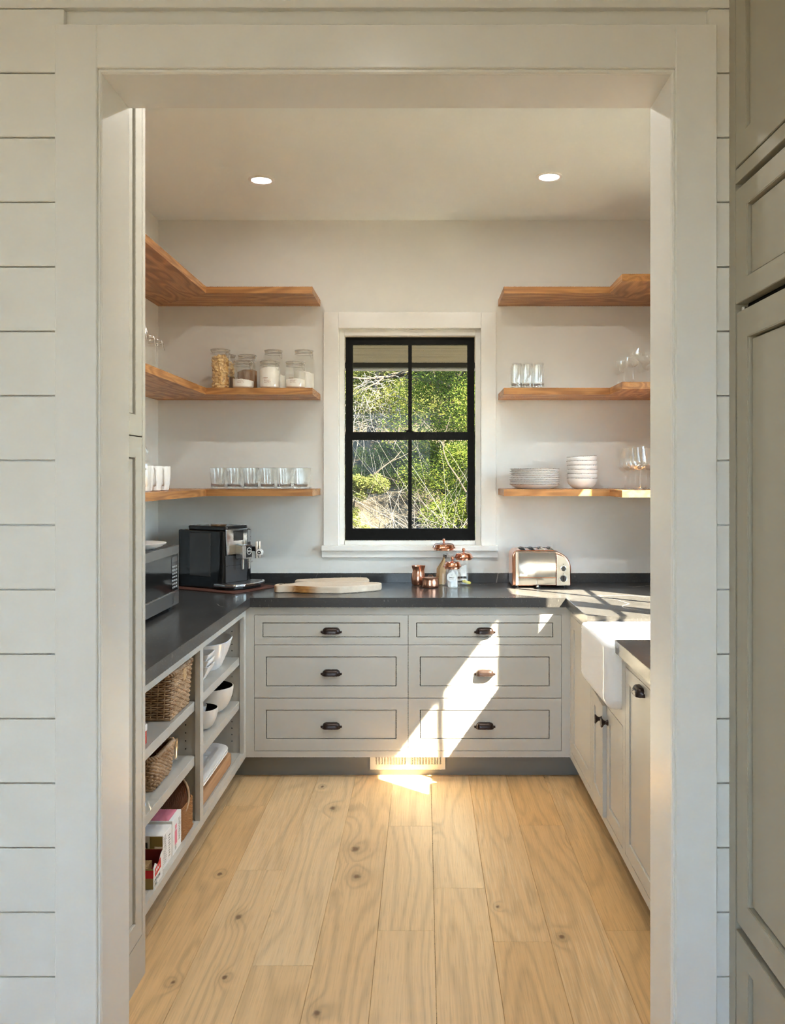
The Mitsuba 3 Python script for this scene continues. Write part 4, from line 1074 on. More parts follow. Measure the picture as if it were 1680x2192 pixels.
def canister(x, y, r, h, lab, lidh=0.040):
    k = thing('glass_canister', lab, 'canister')
    z = ZT + 0.0003
    part(k, 'glass', at(lathe([(0, 0.003), (r * 0.8, 0.003), (r - 0.003, 0.0008), (r, 0.005), (r, h)], 44), x, y, z), 'mat_glass', smooth=50)
    R = r + 0.005
    part(k, 'lid', at(lathe([(r - 0.004, h - 0.010), (r - 0.003, h + 0.002), (R, h), (R + 0.0015, h + 0.003), (R - 0.001, h + 0.007), (R - 0.003, h + 0.009), (R - 0.006, h + lidh * 0.45), (R * 0.78, h + lidh * 0.62), (R * 0.45, h + lidh * 0.70), (0.010, h + lidh * 0.74), (0.0045, h + lidh * 0.78), (0.0045, h + lidh * 0.98), (0, h + lidh)], 44), x, y, z), 'mat_copper_bright', smooth=40, label='domed copper lid')
    part(k, 'lid_knob', at(moved(trimesh.creation.icosphere(3, 0.0088), np.eye(4)), x, y, z + h + lidh + 0.006), 'mat_copper_bright', smooth=True)
    return k


canister(0.112, 4.955, 0.058, 0.203, 'tallest glass canister with a copper lid, holding a kraft paper bag')
canister(0.222, 4.950, 0.0465, 0.149, 'medium glass canister with a copper lid, rightmost, holding white packets')
canister(0.155, 4.815, 0.0440, 0.114, 'smallest glass canister with a copper lid, in front, with a round paper label')
m = loft(rrect(0.040, 0.052, 0.006), [(0.002, 0.0), (0, 0.01), (0.0, 0.085), (0.010, 0.115), (0.0155, 0.135), (0.016, 0.150)], 48)
v = np.array(m.vertices)
v[:, 0] += 0.28 * np.maximum(0, v[:, 2] - 0.07)
k = thing('kraft_bag', 'small kraft paper bag standing inside the tallest glass canister', 'bag')
part(k, 'bag', at(M(v, m.faces), 0.094, 4.948, ZT + 0.0045, 0.3), 'mat_kraft', smooth=30)
part(k, 'clip', at(bx(-0.004, 0.004, -0.022, 0.022, 0.143, 0.162, 0.002), 0.118, 4.955, ZT + 0.0045, 0.3), 'mat_satin_black', label='dark clip')
k = thing('tea_packet', 'white packet with black bands standing inside the medium glass canister', 'packet')
part(k, 'packet', at(bx(-0.026, 0.026, -0.008, 0.008, 0, 0.105, 0.003), 0.212, 4.955, ZT + 0.0045, 0.06), 'mat_paper')
part(k, 'black_bands', at(join(bx(-0.0262, 0.0262, -0.0084, -0.008, 0.030, 0.042), bx(-0.0262, 0.0262, -0.0084, -0.008, 0.008, 0.016), bx(-0.018, 0.018, -0.0084, -0.008, 0.021, 0.0225)), 0.212, 4.955, ZT + 0.0045, 0.06), 'mat_ink', label='black printed bands')
m = moved(soft_prism(rrect(0.048, 0.030, 0.006), 0, 0.012, 0.005, 2), rotm((0, 1, 0), 14))
solo('tea_bag', at(m, 0.236, 4.930, ZT + 0.0115, -0.3), 'mat_lemon', 'yellow tea bag on the bottom of the medium glass canister', 'tea bag', smooth=40)
k = thing('paper_packet', 'folded white packet inside the smallest glass canister', 'packet')
m = loft(rrect(0.052, 0.026, 0.006), [(0.003, 0), (0, 0.006), (0.001, 0.05), (-0.002, 0.075), (0.004, 0.095)], 48)
v = np.array(m.vertices)
v[:, 1] += 0.005 * np.sin(v[:, 2] * 130) + 0.003 * np.sin(v[:, 0] * 200)
part(k, 'packet', at(M(v, m.faces), 0.157, 4.822, ZT + 0.0045, 0.1), 'mat_paper', smooth=30)
LF = frame((0.150, 4.7995, ZT + 0.060), (0.995, 0.10, 0), (0, 0, 1), (0.10, -0.995, 0))
part(k, 'round_label', moved(lathe([(0, 0.001), (0.0255, 0.001), (0.026, 0)], 40), LF), 'mat_paper', label='round paper label')
part(k, 'label_print', moved(join([at(text_lines(w, 1, 0.004, h, s, False), -w / 2, y, 0.0011) for w, h, y, s in ((0.012, 0.002, 0.012, 1), (0.026, 0.0035, -0.001, 2), (0.022, 0.003, -0.009, 3))]), LF), 'mat_ink')

# ---------------------------------------------------------------- toaster
TF = frame((0.478, 4.800, ZT + 0.012), (1, 0, 0), (0, 0, 1), (0, -1, 0))
k = thing('toaster', 'copper and chrome toaster standing under the lowest right shelf', 'toaster')
tf = lambda m: moved(m, TF)
W, H, D = 0.319, 0.197, 0.195
out = Polygon([(0, 0), (W, 0), (W, H - 0.105)] + arc(W - 0.092, H - 0.105, 0.092, 0, 90, 12)[1:-1] + [(W - 0.092, H - 0.005)] + [(0.03, H - 0.005)] + arc(0.030, H - 0.035, 0.030, 90, 180, 8)[1:])
part(k, 'shell', tf(soft_prism(out, -D, 0.0, 0.008, 4)), 'mat_copper_bright', smooth=30, label='polished copper shell')
part(k, 'front_panel', tf(bx(0.033, 0.237, 0.046, 0.180, -0.004, 0.003, 0.0015)), 'mat_chrome', label='mirror chrome front')
part(k, 'lower_panel', tf(bx(0.033, 0.237, 0.004, 0.043, -0.004, 0.0025, 0.0015)), 'mat_chrome')
part(k, 'left_strip', tf(bx(0.018, 0.031, 0.002, 0.185, -0.004, 0.004, 0.0015)), 'mat_nickel')
part(k, 'top_strip', tf(bx(0.018, 0.239, 0.181, 0.188, -0.004, 0.003, 0.0015)), 'mat_chrome')
cp = Polygon([(0.240, 0.002), (W - 0.006, 0.002), (W - 0.006, H - 0.110)] + arc(W - 0.089, H - 0.110, 0.083, 0, 82, 10)[1:] + [(0.240, H - 0.028)])
part(k, 'control_panel', tf(soft_prism(cp, -0.004, 0.004, 0.002, 2)), 'mat_nickel', smooth=30, label='nickel coloured dial panel')
part(k, 'seam_strip', tf(bx(0.2395, 0.2415, 0.002, 0.180, 0.0, 0.0045)), 'mat_dark_grey')
for (u, v_, r) in ((0.277, 0.094, 0.0155), (0.276, 0.040, 0.0205)):
    d = part(k, 'dial', tf(at(lathe([(0, 0.010), (r * 0.78, 0.010), (r * 0.82, 0.004), (r, 0.0035), (r, 0.0)], 32), u, v_, 0.004)), 'mat_dark_grey', smooth=35, label='dark dial with a pointer bar')
    put(numbered(f'{d}__bezel'), tf(at(lathe([(r * 0.84, 0.0062), (r * 1.0, 0.0058), (r * 1.04, 0.0)], 32), u, v_, 0.004)), 'mat_chrome', smooth=35)
    put(numbered(f'{d}__pointer'), tf(bx(u - 0.0028, u + 0.0028, v_ - r * 0.75, v_ + r * 0.75, 0.012, 0.0185, 0.001)), 'mat_gloss_black')
    put(numbered(f'{d}__mark'), tf(at(lathe([(0, 0.0006), (0.0018, 0.0006), (0.002, 0)], 12), u, v_ + r + 0.006, 0.0041)), 'mat_ink')
part(k, 'lever', tf(join(bx(0.1325, 0.1375, 0.010, 0.038, 0.002, 0.006, 0.001), at(trimesh.creation.icosphere(2, 0.008), 0.136, -0.003, 0.008))), 'mat_chrome', smooth=40)
part(k, 'slot', tf(bx(0.050, 0.225, H - 0.006, H - 0.0045, -0.185, -0.165)), 'mat_void')
for i in range(4):
    kx = 0.062 + 0.052 * i
    if i:
        part(k, 'slot', tf(bx(kx - 0.012, kx + 0.012, H - 0.0055, H - 0.0042, -0.180, -0.015)), 'mat_void')
    else:
        part(k, 'slot', tf(bx(kx - 0.012, kx + 0.012, H - 0.0055, H - 0.0042, -0.160, -0.015)), 'mat_void')
    part(k, 'slot_guard', tf(join(*[tube([(kx - 0.012, H - 0.0045, -zz), (kx - 0.006, H + 0.006, -zz), (kx + 0.008, H + 0.003, -zz), (kx + 0.012, H - 0.0045, -zz)], 0.0011, 5) for zz in (0.022, 0.06, 0.10, 0.14)])), 'mat_dark_grey')
for u in (0.030, 0.150, 0.285):
    for dd in (0.02, D - 0.02):
        part(k, 'foot', at(lathe([(0, 0), (0.008, 0), (0.009, 0.012), (0, 0.012)], 16), 0.478 + u, 4.80 + dd, ZT), 'mat_satin_black')
tx = meshkit.text_mesh('Dualit', 0.011, 0.0006)
tx.apply_transform(np.array([[1, 0.22, 0, 0.040], [0, 1, 0, 0.054], [0, 0, 1, 0.0031], [0, 0, 0, 1.0]]))
part(k, 'lettering', tf(tx), 'mat_porcelain', label='white script lettering')

# ---------------------------------------------------------------- things in the open shelf cabinet
SA, SB, SC = 0.622, 0.404, 0.1467


def perim(w, d, r, n):
    e = rrect(w, d, r).exterior
    s = [e.interpolate(i / n, normalized=True) for i in range(n)]
    q = np.array([(a.x, a.y) for a in s])
    t = np.roll(q, -1, 0) - np.roll(q, 1, 0)
    t /= np.linalg.norm(t, axis=1, keepdims=True)
    nn = np.c_[t[:, 1], -t[:, 0]]
    if np.sum(nn * q) < 0:
        nn = -nn
    return q, nn, e.length


def basket(name, x0, x1, y0, y1, z0, h, flare, rows, rs, pitch, m, lab, singles, jitter=0.0, handle=False, rim_r=0.009):
    k = thing(name, lab, 'basket')
    cx, cy, w, d = (x0 + x1) / 2, (y0 + y1) / 2, x1 - x0, y1 - y0
    rg = np.random.default_rng(len(lab))
    L = 2 * (w + d)
    ns = 2 * int(L / pitch / 2)
    n = ns * 4
    strands = []
    for i in range(rows):
        f = (i + 0.5) / rows
        q, nn, _ = perim(w - 2 * flare * (1 - f), d - 2 * flare * (1 - f), 0.025, n)
        ph = np.arange(n) / n * ns * PI + (i % 2) * PI
        off = np.cos(ph) * rs * 0.9 + rg.uniform(-1, 1, n) * jitter * rs
        z = z0 + rs + f * (h - 2 * rs) + rg.uniform(-1, 1, n) * jitter * rs * 0.8
        p = np.c_[q + nn * off[:, None], z] + (cx, cy, 0)
        strands.append(tube(p, rs, 5, True))
    if singles:
        for s in strands:
            part(k, 'strand', s, m, smooth=True)
    else:
        part(k, 'weave', join(strands), m, smooth=True, kind='stuff')
    st = []
    for i in range(ns):
        f = i / ns
        lo, _, _ = perim(w - 2 * flare, d - 2 * flare, 0.025, ns)
        hi, _, _ = perim(w, d, 0.025, ns)
        st.append(tube([(lo[i, 0] + cx, lo[i, 1] + cy, z0 + 0.002), (hi[i, 0] + cx, hi[i, 1] + cy, z0 + h)], rs * 0.75, 5))
    part(k, 'stakes', join(st), m, smooth=True)
    part(k, 'bottom', bx(x0 + flare, x1 - flare, y0 + flare, y1 - flare, z0 + 0.001, z0 + 0.007), m)
    lining = prism(rrect(w - 0.012, d - 0.012, 0.02).difference(rrect(w - 0.016, d - 0.016, 0.018)), 0, h - 0.01)
    v = np.array(lining.vertices)
    sc = 1 - (2 * flare / w) * (1 - v[:, 2] / h)
    sd = 1 - (2 * flare / d) * (1 - v[:, 2] / h)
    part(k, 'inner_wall', M(np.c_[v[:, 0] * sc + cx, v[:, 1] * sd + cy, v[:, 2] + z0], lining.faces), 'mat_dark_rattan')
    n = 220
    q, nn, _ = perim(w, d, 0.028, n)
    rim = []
    turns = int(L / 0.030)
    for s in range(3):
        a = np.arange(n) / n * turns * 2 * PI + s * 2 * PI / 3
        rim.append(tube(np.c_[q + nn * (np.cos(a) * rim_r)[:, None], z0 + h + np.sin(a) * rim_r * 0.8] + (cx, cy, 0), rs * 1.0, 5, True))
    part(k, 'rim', join(rim), m, smooth=True, label='twisted rim')
    if handle:
        part(k, 'handle', join(bx(x1 - 0.002, x1 + 0.004, cy - 0.002, cy + 0.040, z0 + h * 0.68, z0 + h * 0.95, 0.002)), 'mat_kraft', label='leather handle tab')
    return k


basket('wicker_basket', -1.34, -0.918, 3.236, 3.518, SA + 0.0005, 0.172, 0.010, 19, 0.0039, 0.026, 'mat_wicker', 'large woven wicker basket on the upper shelf of the near bay', True, 0.1, True)
basket('seagrass_basket', -1.22, -0.945, 3.118, 3.365, SB + 0.0005, 0.118, 0.012, 17, 0.0048, 0.016, 'mat_wicker', 'brown braided basket on the middle shelf of the near bay', False, 0.55, False, 0.006)
basket('rattan_box', -1.215, -0.907, 3.322, 3.492, SC + 0.0005, 0.118, 0.0, 40, 0.0017, 0.010, 'mat_rattan', 'reddish rattan box on the bottom shelf of the near bay', False, 0.15, False, 0.0025)
k = thing('rattan_tray', 'round dark rattan tray leaning inside the rattan box', 'tray')
TR = frame((-1.047, 3.405, 0.262), (1, 0, 0), (0, 0.72, 0.694), (0, -0.694, 0.72))
ringn = [tube(np.c_[np.cos(ang_) * r, np.sin(ang_) * r, np.full(72, 0.0)] + np.c_[np.zeros((72, 2)), 0.0011 * np.cos(np.arange(72) * PI / 2 + i * PI)], 0.0022, 5, True)
         for ang_ in [np.arange(72) * 2 * PI / 72] for i, r in enumerate(np.arange(0.010, 0.140, 0.0040))]
part(k, 'weave', moved(join(ringn), TR), 'mat_dark_rattan', smooth=True, kind='stuff')
ar = np.arange(72) * 2 * PI / 72
part(k, 'rim', moved(tube(np.c_[np.cos(ar) * 0.143, np.sin(ar) * 0.143, np.full(72, 0.004)], 0.0048, 6, True), TR), 'mat_wicker', smooth=True, label='pale wrapped rim')

TINY = lathe([(0, 0), (0.026, 0), (0.028, 0.003), (0.028, 0.046), (0, 0.046)], 28)
k = thing('red_jar', 'small red jar with a white lid at the left edge of the upper shelf', 'jar')
part(k, 'body', at(TINY, -0.956, 2.965, SA + 0.0005), 'mat_red', smooth=40)
part(k, 'lid', at(lathe([(0, 0), (0.030, 0), (0.030, 0.018), (0.028, 0.021), (0, 0.021)], 28), -0.956, 2.965, SA + 0.0468), 'mat_porcelain', smooth=40, label='white lid')
p = Proto()
p.add(None, lathe([(0, 0.004), (0.045, 0.004), (0.052, 0.001), (0.055, 0.008), (0.057, 0.098), (0.0555, 0.0985), (0.053, 0.012), (0.045, 0.0085), (0, 0.0085)], 40), 'mat_glass', smooth=50)
p.stamp('glass_vase', TW(-1.012, 3.452, SB + 0.0005), 'clear glass cylinder behind the braided basket on the middle shelf', 'glass')
p = Proto()
p.add(None, lathe([(0.075, 0.0005), (0.078, 0.004), (0.070, 0.030), (0.050, 0.058), (0.026, 0.074), (0, 0.078)], 40), 'mat_glass', smooth=50)
p.stamp('glass_bowl', TW(-0.985, 2.960, SB + 0.0005), 'upturned clear glass bowl at the left edge of the middle shelf', 'bowl')


# tea cartons
def carton(lab, y0, y1, top, m, x1=-0.9, x0=-1.14):
    k = thing('tea_carton', lab, 'carton')
    part(k, 'box', bx(x0, x1, y0, y1, SC + 0.0005, top, 0.0012), m)
    return k, frame((x1, y0, SC), (0, 1, 0), (0, 0, 1), (1, 0, 0)), frame((x1, y0, top), (-1, 0, 0), (0, -1, 0), (0, 0, 1)), (y1 - y0, top - SC, x1 - x0)


k, FS, FT, (w, h, d) = carton('white tea carton with a pink top and black script, next to the rattan box', 3.196, 3.312, 0.2755, 'mat_paper', -0.906)
part(k, 'pink_top', bx(-1.138, -0.920, 3.199, 3.309, 0.2755, 0.2761), 'mat_pink', label='pink printed top')
part(k, 'script', moved(join(stroke([(-0.16, 0.02), (-0.13, 0.07), (-0.12, 0.03), (-0.10, 0.08), (-0.06, 0.06)], 0.007), stroke([(-0.12, 0.05), (-0.03, 0.075)], 0.005), stroke([(-0.17, 0.04), (-0.14, 0.095), (-0.09, 0.10)], 0.005)), frame((-0.958, 3.196, 0.2762), (1, 0, 0), (0, 1, 0), (0, 0, 1))), 'mat_ink', label='black brush script')
part(k, 'red_flower', moved(lathe([(0, 0.0006), (0.020, 0.0006), (0.021, 0)], 24), frame((-1.04, 3.225, 0.2761), (1, 0, 0), (0, 1, 0), (0, 0, 1))), 'mat_red')
part(k, 'side_picture', moved(join(bx(0.030, 0.060, 0.030, 0.080, 0, 0.0005), bx(0.034, 0.056, 0.085, 0.100, 0, 0.0005)), FS), 'mat_pink', label='pink picture')
part(k, 'side_print', moved(join(at(text_lines(0.030, 12, 0.007, 0.002, 4), 0.078, 0.110, 0), at(text_lines(0.020, 3, 0.006, 0.002, 5), 0.034, 0.026, 0)), FS), 'mat_dark_grey')
k, FS, FT, (w, h, d) = carton('white tea carton with black script on its top, in the middle of the row', 3.087, 3.193, 0.266, 'mat_paper', -0.9075)
part(k, 'script', moved(join(stroke([(0.00, 0.03), (0.03, 0.05), (0.06, 0.045), (0.02, 0.04)], 0.006), stroke([(0.01, 0.015), (0.05, 0.02), (0.075, 0.028)], 0.004), stroke([(0.02, 0.07), (0.06, 0.075)], 0.004)), frame((-1.075, 3.087, 0.2661), (1, 0, 0), (0, 1, 0), (0, 0, 1))), 'mat_ink', label='black brush script')
part(k, 'side_print', moved(join(at(text_lines(0.040, 14, 0.0072, 0.0016, 14), 0.006, 0.112, 0), at(text_lines(0.024, 9, 0.009, 0.003, 15), 0.066, 0.095, 0)), FS), 'mat_dark_grey')
part(k, 'gold_patch', moved(join(bx(0.002, 0.046, 0.082, 0.117, 0, 0.0005), bx(0.030, 0.046, 0.050, 0.084, 0, 0.0005)), frame((-0.9075, 3.087, SC), (-1, 0, 0), (0, 0, 1), (0, -1, 0)) @ frame((0, 0, 0), (1, 0, 0), (0, 1, 0), (0, 0, 1))), 'mat_khaki', label='gold patch')
k = thing('tea_carton', 'open khaki tea carton with a red band and dark red inside, nearest the doorway', 'carton')
y0, y1, x0, x1, t = 2.943, 3.048, -1.10, -0.897, 0.2385
z = SC + 0.0005
part(k, 'box', join(bx(x0, x1, y0, y0 + 0.0015, z, 0.215), bx(x0, x1, y1 - 0.0015, y1, z, t), bx(x0, x0 + 0.0015, y0, y1, z, t), bx(x0, x1, y0, y1, z, z + 0.0015)), 'mat_khaki')
wall = Polygon([(0, 0), (0.105, 0), (0.105, 0.088), (0.080, 0.082), (0.062, 0.062), (0.040, 0.066), (0.018, 0.080), (0, 0.068)])
F2 = frame((x1 - 0.0015, y0, z), (0, 1, 0), (0, 0, 1), (1, 0, 0))
part(k, 'side_panel', moved(prism(wall, 0, 0.0015), F2), 'mat_paper', label='white torn side panel')
part(k, 'lining', join(bx(x0 + 0.002, x1 - 0.002, y1 - 0.004, y1 - 0.002, z, t - 0.001), bx(x0 + 0.002, x1 - 0.002, y0 + 0.002, y1 - 0.002, z + 0.03, z + 0.032)), 'mat_deep_red', label='dark red inside')
part(k, 'tea_bags', join([moved(bx(-0.06, 0.06, -0.003, 0.003, 0, 0.055, 0.002), frame((-0.99, y0 + 0.014 + 0.011 * i, z + 0.002), (1, 0, 0), (0, 1, 0.06 * ((i * 7) % 5 - 2)), (0, 0, 1))) for i in range(8)]), 'mat_kraft', kind='stuff')
part(k, 'red_band', bx(x0, x1, y0 - 0.0006, y0, z + 0.036, z + 0.062), 'mat_red', label='red band')
part(k, 'red_label', moved(prism(Polygon([(0.014, 0.034), (0.082, 0.040), (0.080, 0.074), (0.016, 0.060)]), 0.0015, 0.0021), F2), 'mat_red', label='red side label')
part(k, 'label_script', moved(stroke([(0.024, 0.046), (0.032, 0.056), (0.038, 0.047), (0.046, 0.058), (0.052, 0.048), (0.066, 0.054)], 0.004, 0.0004), F2 @ frame((0, 0, 0.0021), (1, 0, 0), (0, 1, 0), (0, 0, 1))), 'mat_paper', label='white script')
t1, t2 = meshkit.text_mesh('CAFFEINE', 0.0095, 0.0005), meshkit.text_mesh('FREE', 0.0095, 0.0005)
t1.apply_translation((0.010, 0.017, 0.0015))
t2.apply_translation((0.010, 0.004, 0.0015))
part(k, 'lettering', moved(join(t1, t2), F2), 'mat_ink', label='black capitals CAFFEINE FREE')
k = thing('check_card', 'black and white checked card standing at the left edge beside the open carton', 'card')
part(k, 'card', bx(-1.03, -0.952, 3.052, 3.056, z, 0.256), 'mat_ink')
part(k, 'checks', join([bx(-1.03 + 0.008 * i, -1.022 + 0.008 * i, 3.0512, 3.0520, z + 0.008 * j, z + 0.008 + 0.008 * j) for i in range(9) for j in range(12) if (i + j) % 2]), 'mat_paper', kind='stuff')

# far bay
m = loft(rrect(0.250, 0.290, 0.110, 10), [(0.055, 0), (0.050, 0.003), (0.020, 0.070), (0.0, 0.128), (0.003, 0.131), (0.007, 0.128), (0.027, 0.068), (0.055, 0.009)], 96)
v = np.array(m.vertices)
v[:, 2] *= 1 + 0.35 * (v[:, 1] + 0.05) * (v[:, 2] / 0.131)
solo('serving_bowl', at(M(v, m.faces), -1.032, 4.16, SA + 0.0005), 'mat_porcelain', 'large white oval bowl at the back of the upper shelf in the far bay', 'bowl', smooth=50)
SQ = Proto()
SQ.add(None, loft(rrect(0.138, 0.138, 0.012), [(0.040, 0), (0.036, 0.002), (0.010, 0.045), (0.0, 0.0675), (0.002, 0.0690), (0.004, 0.0675), (0.014, 0.045), (0.040, 0.006)], 64), 'mat_porcelain', smooth=40)
for i, n_ in enumerate(('bottom', 'middle', 'top')):
    SQ.stamp('square_bowl', TW(-1.002, 3.905, SA + 0.0005 + 0.0262 * i), f'square white bowl, {n_} of the nested stack on the upper shelf of the far bay', 'bowl', 'stacked square bowls')


def round_bowl(name, x, y, z, r, h, lab, inside, m='mat_stoneware'):
    k = thing(name, lab, 'bowl')
    o = [(0, 0), (r * 0.42, 0), (r * 0.46, 0.003)] + [(r * (0.46 + 0.54 * math.sin(PI / 2 * t) ** 0.9), 0.003 + (h - 0.003) * (1 - math.cos(PI / 2 * t)) ** 0.8) for t in np.linspace(0.1, 1, 12)]
    part(k, 'outside', at(lathe(o + [(r - 0.003, h + 0.001)], 56), x, y, z), m, smooth=50)
    i = [(max(0, a - 0.005), max(b + (0.004 if b < h * 0.3 else 0), 0.006)) for a, b in reversed(o[3:])] + [(0, 0.007)]
    part(k, 'inside', at(lathe([(r - 0.003, h + 0.001)] + i, 56), x, y, z), inside, smooth=50, label='black glazed inside' if inside == 'mat_dark_glaze' else None)
    return k


round_bowl('mixing_bowl', -1.020, 4.205, SB + 0.0005, 0.115, 0.120, 'large stoneware bowl with a black inside on the middle shelf of the far bay', 'mat_dark_glaze')
round_bowl('mixing_bowl', -1.025, 4.200, SB + 0.0105, 0.085, 0.080, 'smaller black-lined bowl nested in the large stoneware bowl', 'mat_dark_glaze')
round_bowl('cereal_bowl', -0.990, 3.915, SB + 0.0005, 0.080, 0.092, 'small stoneware bowl with a black inside, in front on the far bay middle shelf', 'mat_dark_glaze')
CUP = Proto()
CUP.add(None, lathe([(0, 0), (0.026, 0), (0.030, 0.003), (0.044, 0.060), (0.0445, 0.062), (0.042, 0.061), (0.029, 0.008), (0, 0.006)], 40), 'mat_porcelain', smooth=50)
for i, n_ in enumerate(('lower', 'upper')):
    CUP.stamp('white_cup', TW(-0.998, 3.895, SB + 0.0115 + 0.036 * i), f'{n_} of two white cups nested in the small stoneware bowl', 'cup')
solo('square_dish', at(loft(rrect(0.11, 0.11, 0.012), [(0.022, 0), (0.018, 0.002), (0, 0.018), (0.002, 0.019), (0.020, 0.005)], 48), -0.985, 3.70, SB + 0.0005), 'mat_porcelain', 'small white square dish at the divider on the middle shelf of the far bay', 'dish', smooth=40)
solo('butcher_block', soft_prism(rrect(0.375, 0.60, 0.02, 4, -1.103, 3.935), SC + 0.0005, 0.203, 0.008, 3), 'mat_block', 'thick wooden butcher block lying on the bottom shelf of the far bay', 'cutting board', smooth=35)
PT = Proto()
PT.add(None, loft(rrect(0.345, 0.580, 0.070, 8), [(0.060, 0), (0.056, 0.002), (0.012, 0.020), (0.0, 0.0235), (0.001, 0.0265), (0.006, 0.0275), (0.040, 0.0250), (0.046, 0.0235), (0.066, 0.008), (0.075, 0.0065)], 120), 'mat_porcelain', smooth=35)
for i, n_ in enumerate(('lower', 'upper')):
    PT.stamp('white_platter', T().translate([-1.090, 3.925, 0.2165 + 0.0150 * i]).rotate([0, 1, 0], 4.0), f'{n_} of two white rectangular platters stacked on the butcher block', 'platter')
# ---------------------------------------------------------------- outside the windows
rg = np.random.default_rng(21)
gx, gy = np.meshgrid(np.linspace(-26, 26, 79), np.linspace(-24, 34, 88), indexing='ij')
gz = -0.25 + np.clip(gy - 7.0, 0, None) * 0.40 + np.clip(gy - 20, 0, None) * 0.2
gz += (meshkit.fbm(np.stack([gx * 0.5, gy * 0.5, gx * 0], -1), 4) - 0.5) * np.clip((gy - 7) / 6, 0.0, 1) * 0.9
ii, jj = np.meshgrid(np.arange(78), np.arange(87), indexing='ij')
a = (ii * 88 + jj).ravel()
gf = np.vstack([np.c_[a, a + 88, a + 89], np.c_[a, a + 89, a + 1]])


def soil_colour(p, n, uv):
    q = mikit.fbm(p.x * 0.9, p.y * 0.9, p.z * 0.9, 3)
    s = mikit.smoothstep(0.45, 0.62, mikit.fbm(p.x * 2.6, p.y * 2.6, 3.0, 3))
    return mikit.mix(mikit.mix((0.022, 0.019, 0.013), (0.055, 0.048, 0.034), s), (0.045, 0.06, 0.02), mikit.smoothstep(0.52, 0.62, q) * 0.7)


scene['mat_soil']['bsdf']['base_color'] = mikit.proc(soil_colour)
ground = solo('hillside', M(np.c_[gx.ravel(), gy.ravel(), gz.ravel()], gf), 'mat_soil', 'dry wooded slope rising behind the house', kind='structure', smooth=True)


def gh(x, y):
    i, j = np.clip((x + 26) / 52 * 78, 0, 77.99), np.clip((y + 24) / 58 * 87, 0, 86.99)
    return float(gz[int(i), int(j)])


# eave over the back window
ev = thing('eave', 'brown board soffit of the eave with a dark gutter, seen through the top of the back window', kind='structure')
def soffit_colour(p, n, uv):
    g = mikit.fbm(p.x * 1.4, p.y * 55.0, 1.0, 3)
    f = mikit.noise(p.x * 7.0, p.y * 260.0, 3.0)
    return mikit.mix((0.30, 0.245, 0.185), (0.58, 0.50, 0.39), dr.clip(g * 0.8 + f * 0.35 - 0.1, 0, 1))


mat('mat_soffit', pri(mikit.proc(soffit_colour), 0.8, 0.1))
mat('mat_gutter', pri((0.045, 0.045, 0.042), 0.5, 0.3))
mat('mat_drip', pri((0.75, 0.74, 0.72), 0.4, 0.4))
for i in range(9):
    part(ev, 'soffit_board', bx(-3.2, 3.0, 5.252 + 0.146 * i, 5.396 + 0.146 * i, 2.36, 2.38, 0.002), 'mat_soffit')
part(ev, 'gutter', bx(-3.2, 3.0, 6.568, 6.64, 2.326, 2.46, 0.004), 'mat_gutter', label='dark gutter')
part(ev, 'drip_edge', bx(-3.2, 3.0, 6.642, 6.662, 2.310, 2.46, 0.002), 'mat_drip')
part(ev, 'roof_deck', bx(-3.2, 3.0, 5.252, 6.66, 2.462, 2.49), 'mat_gutter')

mat('mat_leaf', {'type': 'twosided', 'bsdf': {'type': 'diffuse', 'reflectance': {'type': 'mesh_attribute', 'name': 'vertex_color'}}})
scene['mat_leaf'] = {'type': 'principledthin', 'base_color': {'type': 'mesh_attribute', 'name': 'vertex_color'}, 'roughness': 0.5, 'diff_trans': 0.7, 'spec_trans': 0.0}
mat('mat_bark', pri((0.06, 0.05, 0.038), 0.9, 0.1))
mat('mat_twig', pri((0.125, 0.115, 0.10), 0.8, 0.1))


def leaves(centres, radii, count, size, hues, seed):
    r = np.random.default_rng(seed)
    which = r.choice(len(centres), count, p=np.prod(radii, axis=1) ** (2 / 3) / np.sum(np.prod(radii, axis=1) ** (2 / 3)))
    d = r.normal(size=(count, 3))
    d /= np.linalg.norm(d, axis=1, keepdims=True)
    d *= (r.random((count, 1)) ** 0.45)
    c = np.asarray(centres)[which] + d * np.asarray(radii)[which]
    u = r.normal(size=(count, 3))
    u[:, 2] *= 0.6
    u /= np.linalg.norm(u, axis=1, keepdims=True)
    w = np.cross(u, r.normal(size=(count, 3)) + (0, -0.3, 0.8))
    w /= np.linalg.norm(w, axis=1, keepdims=True)
    s = (size * r.uniform(0.6, 1.3, count))[:, None]
    v = np.stack([c - u * s, c + w * s * 0.42, c + u * s, c - w * s * 0.42], 1).reshape(-1, 3)
    b = np.arange(count) * 4
    f = np.vstack([np.c_[b, b + 1, b + 2], np.c_[b, b + 2, b + 3]])
    t = r.random((count, 1))
    h = np.asarray(hues)
    col = h[0] * (1 - t) + h[1] * t
    odd = r.random(count) < 0.05
    col[odd] = h[2]
    col = col * 0.55
    return M(v, f), np.repeat(col, 4, 0)


GREENS = (np.array([[0.075, 0.125, 0.025], [0.21, 0.26, 0.05], [0.42, 0.33, 0.07]]), np.array([[0.075, 0.12, 0.04], [0.18, 0.23, 0.07], [0.30, 0.27, 0.08]]), np.array([[0.10, 0.14, 0.035], [0.27, 0.29, 0.09], [0.45, 0.38, 0.12]]))


